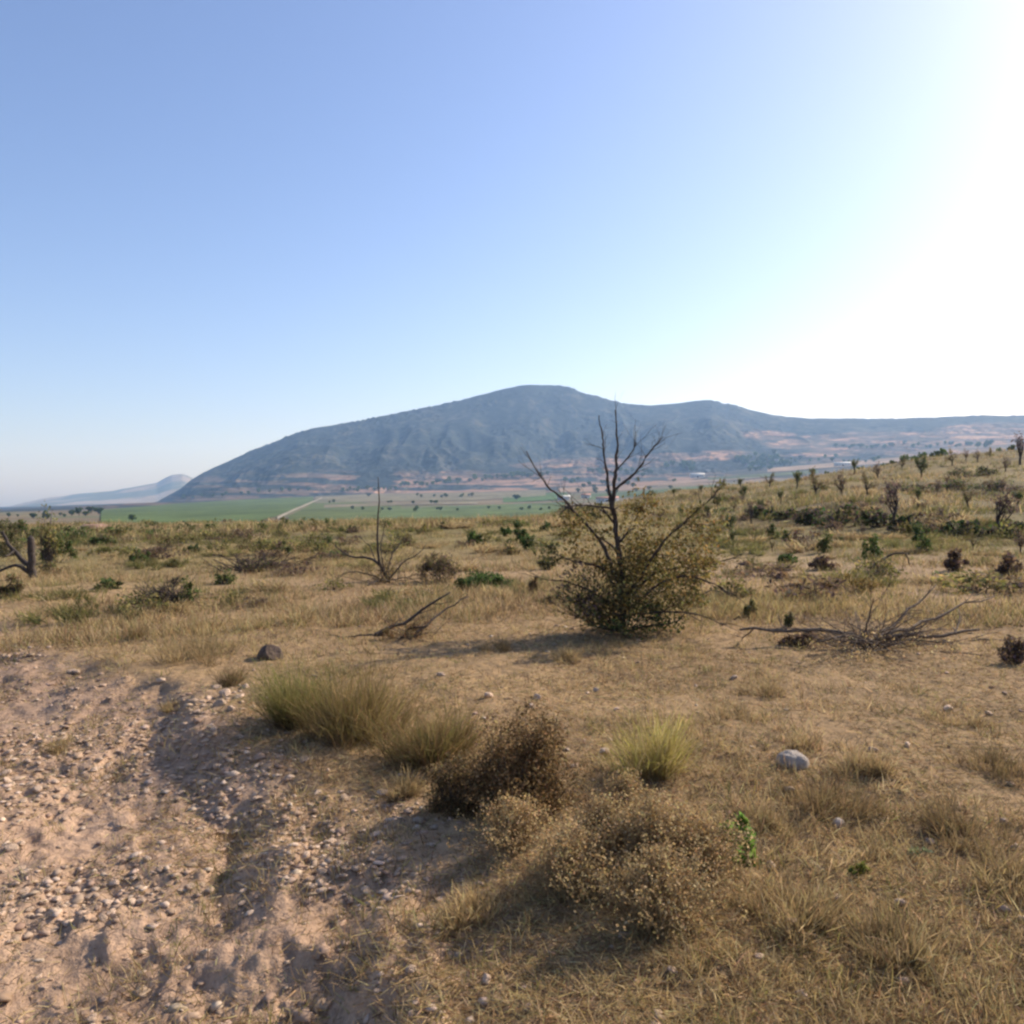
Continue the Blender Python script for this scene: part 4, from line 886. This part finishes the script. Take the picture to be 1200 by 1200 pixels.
groves = [
 ('dark tree in the treeline across the foot of the mountain', 'treeline at the foot of the mountain', [(470 + i * 5.2 + gs.normal() * 2, 571 - i * 0.42 + gs.normal() * 1.2, gs.uniform(5, 8)) for i in range(34)]),
 ('dark tree in the strip of trees beside the fallow field', 'tree strip by the fallow field', [(400 + i * 5 + gs.normal() * 2, 577 - i * 0.25 + gs.normal(), gs.uniform(4, 7)) for i in range(14)]),
 ('dark tree in the round grove above the white shed', 'grove above the white shed', [(806 + gs.normal() * 9, 548 + gs.normal() * 2.2, gs.uniform(6, 10)) for _ in range(16)]),
 ('dark tree in the large grove below the mountain shoulder', 'grove below the mountain shoulder', [(896 + gs.normal() * 13, 544 + gs.normal() * 6, gs.uniform(6, 10)) for _ in range(34)]),
 ('dark tree in the treeline behind the half dead tree', 'treeline behind the half dead tree', [(690 + i * 5 + gs.normal() * 2, 556 + gs.normal() * 2, gs.uniform(5, 8)) for i in range(16)]),
 ('dark tree in the hedge line on the reddish slope at right', 'hedge lines on the reddish slope', [(980 + i * 7 + gs.normal() * 2, 524 + gs.normal() * 1.6, gs.uniform(4, 7)) for i in range(26)]),
 ('dark tree among the dry fields right of the grove', 'trees among the dry fields', [(925 + i * 8 + gs.normal() * 3, 541 + gs.normal() * 2.5, gs.uniform(4, 7)) for i in range(14)]),
 ('small dark tree along the field boundaries in mid valley', 'trees on the mid valley field boundaries', [(385 + gs.uniform(0, 260), gs.choice([582.5, 590.5, 598]) + gs.normal() * .7, gs.uniform(3.5, 6)) for i in range(34)]),
 ('dark tree around the farm buildings and fields behind the half dead tree', 'trees around the farm buildings', [(655 + gs.uniform(0, 150), 580 - gs.uniform(0, 16), gs.uniform(4, 8)) for i in range(26)]),
 ('tiny dark tree at the upper edge of the green valley field', 'trees along the green field', [(215 + i * 11 + gs.normal() * 3, 584.5 - i * 0.75 + gs.normal() * .6, gs.uniform(3.5, 6)) for i in range(14)]),
]
for lab, gr, pts in groves:
    for (u, py, hp) in pts: far_tree(u, py, hp, lab, gr)
for (u, py, hp, lab) in [(1160, 523, 9, 'tallest dark tree on the reddish slope above the hill crest'), (1134, 523, 7, 'dark tree left of the tallest one on the reddish slope'), (1146, 524, 7, 'dark tree directly left of the tallest one on the reddish slope')]: far_tree(u, py, hp, lab, None)

# ------------------------------------------------------------------ farm buildings in the valley
M_WHITE = plain_mat('white_render', (0.60, 0.56, 0.50), 0.06, 0.3); M_ROOF = plain_mat('red_tiles', (0.36, 0.17, 0.11), 0.2, 0.6)
M_METAL = plain_mat('pale_metal_roof', (0.45, 0.44, 0.42), 0.06, 0.3); M_DARK = plain_mat('dark_opening', (0.06, 0.05, 0.045), 0.1); M_GLASS = plain_mat('window_glass', (0.08, 0.10, 0.12), 0.1)
def box(x0, x1, y0, y1, z0, z1):
    v = np.array([[x, y, z] for z in (z0, z1) for y in (y0, y1) for x in (x0, x1)], float)
    return v, np.array([[0, 2, 3, 1], [4, 5, 7, 6], [0, 1, 5, 4], [2, 6, 7, 3], [0, 4, 6, 2], [1, 3, 7, 5]])
def building(name, label, u, py, wp, hp, roof, dp=0.6):
    D = depth_for(u, py); 
    x = D * (u - 600) / F; z = float(base_h(np.array(x), np.array(D)))
    if D > 2350: x, D, z = ray_mtn(u, py)
    s = D / F; w = wp * s; h = hp * s; d = w * dp
    o = thing(name, label, 'building', (x, D, z), None, -math.atan2(x, D) * 0.4)
    hb = h * 0.68; hw = w / 2; hd = d / 2
    V = np.array([[-hw, -hd, -2], [hw, -hd, -2], [hw, hd, -2], [-hw, hd, -2], [-hw, -hd, hb], [hw, -hd, hb], [hw, hd, hb], [-hw, hd, hb], [-hw, 0, h * .98], [hw, 0, h * .98]])
    fq = np.array([[0, 1, 5, 4], [2, 3, 7, 6], [1, 2, 6, 5], [3, 0, 4, 7]]); ft = np.array([[5, 6, 9], [7, 4, 8]])
    obj('wall', make_mesh('wall', V, [fq, ft], smooth=False), M_WHITE, o)
    e = 0.5; th = 0.3
    for sgn in (-1, 1):
        R_ = np.array([[-hw - e, sgn * (hd + e), hb - e * (h - hb) / hd * 0.6], [hw + e, sgn * (hd + e), hb - e * (h - hb) / hd * 0.6], [hw + e, 0, h], [-hw - e, 0, h]])
        V2 = np.concatenate([R_, R_ + [0, 0, th]]); f2 = np.array([[0, 1, 2, 3], [4, 7, 6, 5], [0, 4, 5, 1], [1, 5, 6, 2], [2, 6, 7, 3], [3, 7, 4, 0]])
        obj('roof', make_mesh('roof', V2, [f2], smooth=False), roof, o)
    v, f = box(-w * 0.08, w * 0.06, -hd - 0.06, -hd + 0.2, 0, hb * 0.62); obj('door', make_mesh('door', v, [f], smooth=False), M_DARK, o)
    for cx in (-0.36, -0.2, 0.18, 0.34):
        v, f = box(w * cx - w * 0.04, w * cx + w * 0.04, -hd - 0.05, -hd + 0.2, hb * 0.4, hb * 0.72); obj('window', make_mesh('window', v, [f], smooth=False), M_GLASS, o)
building('farmhouse', 'white farmhouse with low roof at the left of the farm group', 661, 586, 15, 5.5, M_METAL)
building('farmhouse', 'small white house right of the white farmhouse', 687, 583.5, 11, 5, M_ROOF)
building('farm_barn', 'long red roofed barn behind the half dead tree', 712, 588, 26, 6, M_ROOF, 0.35)
building('farm_shed', 'long white shed below the round grove', 818, 559.5, 16, 5, M_METAL, 0.5)
building('farm_shed', 'white shed among the dry fields right of the large grove', 988, 546, 18, 4.5, M_METAL, 0.4)

# ------------------------------------------------------------------ stones
def ico(sub):
    t = (1 + 5 ** .5) / 2
    v = np.array([[-1, t, 0], [1, t, 0], [-1, -t, 0], [1, -t, 0], [0, -1, t], [0, 1, t], [0, -1, -t], [0, 1, -t], [t, 0, -1], [t, 0, 1], [-t, 0, -1], [-t, 0, 1]], float)
    f = [[0, 11, 5], [0, 5, 1], [0, 1, 7], [0, 7, 10], [0, 10, 11], [1, 5, 9], [5, 11, 4], [11, 10, 2], [10, 7, 6], [7, 1, 8], [3, 9, 4], [3, 4, 2], [3, 2, 6], [3, 6, 8], [3, 8, 9], [4, 9, 5], [2, 4, 11], [6, 2, 10], [8, 6, 7], [9, 8, 1]]
    v = list(unit(v))
    for _ in range(sub):
        nf = []; cache = {}
        def mid(a, b):
            k = (min(a, b), max(a, b))
            if k not in cache: p = v[a] + v[b]; v.append(p / np.linalg.norm(p)); cache[k] = len(v) - 1
            return cache[k]
        for a, b, c_ in f:
            ab, bc, ca = mid(a, b), mid(b, c_), mid(c_, a); nf += [[a, ab, ca], [b, bc, ab], [c_, ca, bc], [ab, bc, ca]]
        f = nf
    return np.array(v), np.array(f)
def stone_mesh(seed, sub=2, cuts=7, round_=0.0):
    g = np.random.default_rng(seed); v, f = ico(sub)
    v = v * (1 + 0.16 * np.stack([vn(v[:, 0] * 1.7 + seed, v[:, 1] * 1.7 + v[:, 2], seed)], 1))
    for _ in range(cuts):                       # broken faces
        n = rdir(1, g)[0]; d = g.uniform(0.55, 0.85) + round_; k = v @ n - d; v = v - np.where(k > 0, k, 0)[:, None] * n * 0.92
    v = v * np.array([1, g.uniform(.65, .95), g.uniform(.45, .75)])
    return make_mesh('stone', v, [f], smooth=False)
SM = [stone_mesh(2000 + i) for i in range(9)]
def stone(label, u, py, wp, mat, group=None, me=None, squash=1.0, sink=0.25):
    p = ground_at(u, py); r = wp * p[1] / F / 2
    o = obj('stone', (me or SM[gs.integers(0, 9)]).copy() if mat is not M_STONE else (me or SM[gs.integers(0, 9)]), None)
    if not o.data.materials: o.data.materials.append(mat)
    o.location = (p[0], p[1], p[2] + r * (0.5 - sink) * squash); o.rotation_euler = (gs.normal() * .25, gs.normal() * .25, gs.uniform(0, 6.28)); o.scale = (r, r, r * squash)
    return tag(o, label, 'stone', group)
for m_ in SM: m_.materials.append(M_STONE)
def big(seed, rnd, mat):
    me = stone_mesh(seed, 3, 6, rnd); me.polygons.foreach_set('use_smooth', np.ones(len(me.polygons), bool)); me.materials.append(mat); return me
stone('round pale grey stone lying in dry grass at right', 930, 897, 36, M_GREYSTONE, me=big(2101, 0.34, M_GREYSTONE), squash=1.1, sink=0.3)
stone('dark rounded stone at the edge of field and track', 318, 771, 38, M_DARKSTONE, me=big(2102, 0.02, M_DARKSTONE), squash=1.0, sink=0.3)
stone('small white stone in the dry grass below the round grey stone', 983, 968, 18, M_GREYSTONE, me=big(2104, 0.1, M_GREYSTONE))
for i, (u, py, w) in enumerate([(252, 808, 20), (265, 815, 24), (280, 818, 18), (258, 826, 22), (272, 832, 16), (288, 806, 14), (245, 820, 14)]):
    stone('pinkish broken stone in the small heap left of the broom clumps', u, py, w * 0.85, M_STONE, 'stone heap by the track', sink=0.45)
n_st = 0
while n_st < 170:
    u = gs.uniform(0, 640); py = 730 + 470 * gs.uniform(0, 1) ** 0.75
    p = ground_at(u, py)
    if track_mask(p[0], p[1]) < 0.5: continue
    cl = fbm(np.array(p[0] / 0.8), np.array(p[1] / 0.8), 99, 2)
    if gs.uniform() > 0.45 + cl: continue
    wst = 6 + 7 * gs.uniform() ** 3 + (py - 730) / 470 * 8
    lab = f"{'tiny' if wst < 11 else 'small' if wst < 16 else 'larger'} pale pinkish stone on the track, {'far end' if py < 830 else 'middle' if py < 950 else 'near end'}, {'left' if u < 160 else 'centre' if u < 320 else 'right'} part"
    stone(lab, u, py, wst, M_STONE, 'loose stones on the track', squash=0.75, sink=0.35); n_st += 1
for i in range(40):
    u = gs.uniform(420, 1200); py = 760 + 420 * gs.uniform() ** 0.8; p = ground_at(u, py)
    if track_mask(p[0], p[1]) > 0.4: continue
    stone('small pale stone half hidden in the dry grass', u, py, gs.uniform(7, 14) + (py - 760) / 60, M_STONE, 'loose stones in the dry grass')

# gravel: small broken stones nobody could count
g = np.random.default_rng(3)
def scatter(n, dmin, dmax, power, amax=0.72):
    d = (dmin ** (1 - power) + g.uniform(0, 1, n) * (dmax ** (1 - power) - dmin ** (1 - power))) ** (1 / (1 - power))
    a = g.uniform(-amax, amax, n); return d * np.sin(a), d * np.cos(a), d
xg, yg, dg = scatter(110000, 1.7, 17, 1.15)
tmg = track_mask(xg, yg); keep = g.uniform(0, 1, len(xg)) < (0.05 + 0.95 * tmg) * np.clip(0.25 + 2.0 * fbm(xg / 0.8, yg / 0.8, 99, 2), 0.05, 1)
xg, yg, dg = xg[keep][:11000], yg[keep][:11000], dg[keep][:11000]
v0_, f0_ = ico(0); n = len(xg)
rs = (0.004 + 0.022 * g.uniform(0, 1, n) ** 4) * (0.85 + dg / 22)
vv = v0_[None] * np.clip(1 + 0.42 * g.normal(size=(n, 12, 1)), 0.3, 1.9)
vv = vv * rs[:, None, None] * np.stack([g.uniform(.7, 1.3, n), g.uniform(.7, 1.3, n), g.uniform(.25, .5, n)], 1)[:, None]
vv = vv + np.stack([xg, yg, H(xg, yg) + rs * 0.15], 1)[:, None]
ff = f0_[None] + 12 * np.arange(n)[:, None, None]
cc = np.repeat(cols(n, [[0.44, 0.315, 0.225], [0.40, 0.28, 0.195], [0.52, 0.39, 0.29], [0.34, 0.235, 0.165]], 0.12, g, 0.015), 12, 0)
def clods(n, seed):
    """crumbly lumps of the track's own soil"""
    gg = np.random.default_rng(seed); v1, f1 = ico(1)
    d = 1.8 * (13 / 1.8) ** gg.uniform(0, 1, n); a = gg.uniform(-0.72, 0.3, n); x, y = d * np.sin(a), d * np.cos(a)
    k = gg.uniform(0, 1, n) < track_mask(x, y) * np.clip(0.15 + 2.4 * fbm(x / 0.9, y / 0.9, 117, 3), 0.02, 1); x, y, d = x[k], y[k], d[k]; n = len(x)
    r = 0.008 + 0.030 * gg.uniform(0, 1, n) ** 3
    lump = 1 + 0.33 * gg.normal(size=(n, len(v1), 1))
    v = v1[None] * lump * r[:, None, None] * np.stack([gg.uniform(.8, 1.5, n), gg.uniform(.8, 1.5, n), gg.uniform(.35, .7, n)], 1)[:, None]
    v = v + np.stack([x, y, H(x, y)], 1)[:, None]
    f = f1[None] + len(v1) * np.arange(n)[:, None, None]
    c_ = np.repeat(cols(n, [[0.40, 0.275, 0.19], [0.35, 0.235, 0.16], [0.46, 0.33, 0.235]], 0.10, gg, 0.015), len(v1), 0)
    return v.reshape(-1, 3), f.reshape(-1, 3), c_
V, Fs, C = merge([clods(8500, 71)])
tag(obj('soil_clods', make_mesh('soil_clods', V, Fs, C, smooth=False), M_GRAVEL), 'crumbly pinkish clods of earth scattered on the track', 'clods', kind='stuff')
tag(obj('gravel', make_mesh('gravel', vv.reshape(-1, 3), [ff.reshape(-1, 3)], cc, smooth=False), M_GRAVEL), 'pale pinkish gravel strewn over the stony track', 'gravel', kind='stuff')

# ------------------------------------------------------------------ dry grass cover
def grass(ntuft, per, dmin, dmax, power, L, W, fine, seed, rad, dens_track=0.40):
    """blades gathered in small irregular tufts"""
    global g
    g = np.random.default_rng(seed)
    x, y, d = scatter(ntuft, dmin, dmax, power)
    tmk = track_mask(x, y) * ss(d, 50, 25)
    dens = np.clip(0.50 + 1.5 * fbm(x / 1.3, y / 1.3, 150, 3) + 0.7 * fbm(x / 5, y / 5, 155, 3), 0.10, 1) * (1 - (1 - dens_track) * tmk)
    k = g.uniform(0, 1, ntuft) < dens; x, y, d = x[k], y[k], d[k]; nt_ = len(x)
    big_ = g.uniform(0, 1, nt_) ** 2.3                      # a few tufts stand out
    cnt = np.maximum(2, (per * (0.35 + 1.9 * big_) * g.uniform(0.6, 1.4, nt_))).astype(int)
    j = np.repeat(np.arange(nt_), cnt); n = len(j)
    rt = rad * (0.5 + 1.3 * big_) * (0.8 + 0.4 * g.uniform(0, 1, nt_))
    an = g.uniform(0, 6.2832, n); ro = rt[j] * np.abs(g.normal(0, 0.7, n))
    X_ = x[j] + np.cos(an) * ro; Y_ = y[j] + np.sin(an) * ro; d_ = d[j]
    P = np.stack([X_, Y_, H(X_, Y_) - 0.004], 1)
    upr = g.normal(0.7, 0.35, nt_)[j] + big_[j] * 0.5
    up = np.clip(upr + g.normal(0, 0.35, n), -0.03, 1.8)
    D = unit(np.stack([np.cos(an) * 0.45 + g.normal(size=n) * .5, np.sin(an) * 0.45 + g.normal(size=n) * .5, up], 1))
    ll = L * g.uniform(0.45, 1.25, n) * (0.6 + 1.1 * big_[j]) * (0.8 + 0.25 * d_ / dmax)
    hue = fbm(X_ / 3, Y_ / 3, 160, 3)[:, None]
    tone = np.clip(1 + 0.22 * g.normal(size=nt_), 0.5, 1.5)[j][:, None]
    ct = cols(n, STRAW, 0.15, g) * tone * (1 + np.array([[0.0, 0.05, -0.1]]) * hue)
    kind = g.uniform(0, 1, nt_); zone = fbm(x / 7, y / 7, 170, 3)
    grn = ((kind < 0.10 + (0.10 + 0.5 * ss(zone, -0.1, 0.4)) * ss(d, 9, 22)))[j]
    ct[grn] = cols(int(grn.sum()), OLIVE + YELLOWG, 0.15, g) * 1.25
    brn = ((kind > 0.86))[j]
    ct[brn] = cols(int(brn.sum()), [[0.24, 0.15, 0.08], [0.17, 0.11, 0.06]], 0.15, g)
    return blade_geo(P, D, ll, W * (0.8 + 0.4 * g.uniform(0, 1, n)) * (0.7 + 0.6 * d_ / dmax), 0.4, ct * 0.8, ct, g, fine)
def litter(n, dmin, dmax, power, L, W, seed):
    """flattened dry stalks lying over the soil"""
    global g
    g = np.random.default_rng(seed); x, y, d = scatter(n, dmin, dmax, power)
    dens = np.clip(0.6 + 1.3 * fbm(x / 0.9, y / 0.9, 180, 3), 0.10, 1) * (1 - 0.35 * track_mask(x, y))
    k = g.uniform(0, 1, n) < dens; x, y, d = x[k], y[k], d[k]; n = len(x)
    D = unit(np.stack([g.normal(size=n), g.normal(size=n), np.abs(g.normal(size=n)) * 0.28 + 0.03], 1))
    ct = cols(n, STRAW + [[0.24, 0.15, 0.08]], 0.2, g) * (1 + 0.25 * fbm(x / 1.5, y / 1.5, 185, 3))[:, None]
    return blade_geo(np.stack([x, y, H(x, y) + 0.002], 1), D, L * g.uniform(0.4, 1.3, n), W * (0.6 + 0.8 * d / dmax), 0.3, ct * 0.85, ct, g, False)
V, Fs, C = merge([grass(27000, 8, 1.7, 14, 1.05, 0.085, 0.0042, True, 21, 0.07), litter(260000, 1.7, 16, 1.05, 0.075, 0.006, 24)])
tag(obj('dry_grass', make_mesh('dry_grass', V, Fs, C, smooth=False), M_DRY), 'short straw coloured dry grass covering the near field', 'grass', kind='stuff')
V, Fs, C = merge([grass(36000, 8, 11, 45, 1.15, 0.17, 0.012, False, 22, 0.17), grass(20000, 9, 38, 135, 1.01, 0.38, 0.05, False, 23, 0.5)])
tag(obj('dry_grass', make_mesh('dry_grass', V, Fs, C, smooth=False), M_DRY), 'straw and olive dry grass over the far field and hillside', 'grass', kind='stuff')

# ------------------------------------------------------------------ haze
hv, hf = box(-10900, 10900, -10900, 10900, -130, 700)
hz = obj('haze', make_mesh('haze', hv, [hf], smooth=False))
mt, nt, out = new_mat('haze'); pv = nt.nodes.new('ShaderNodeVolumePrincipled')
pv.inputs['Color'].default_value = (0.38, 0.62, 1.0, 1); pv.inputs['Absorption Color'].default_value = (1, 1, 1, 1); pv.inputs['Density'].default_value = 0.92e-4; pv.inputs['Anisotropy'].default_value = 0.3
nt.links.new(pv.outputs[0], out.inputs['Volume']); hz.data.materials.append(mt)
tag(hz, 'thin pale haze over the whole valley', 'haze', kind='stuff')
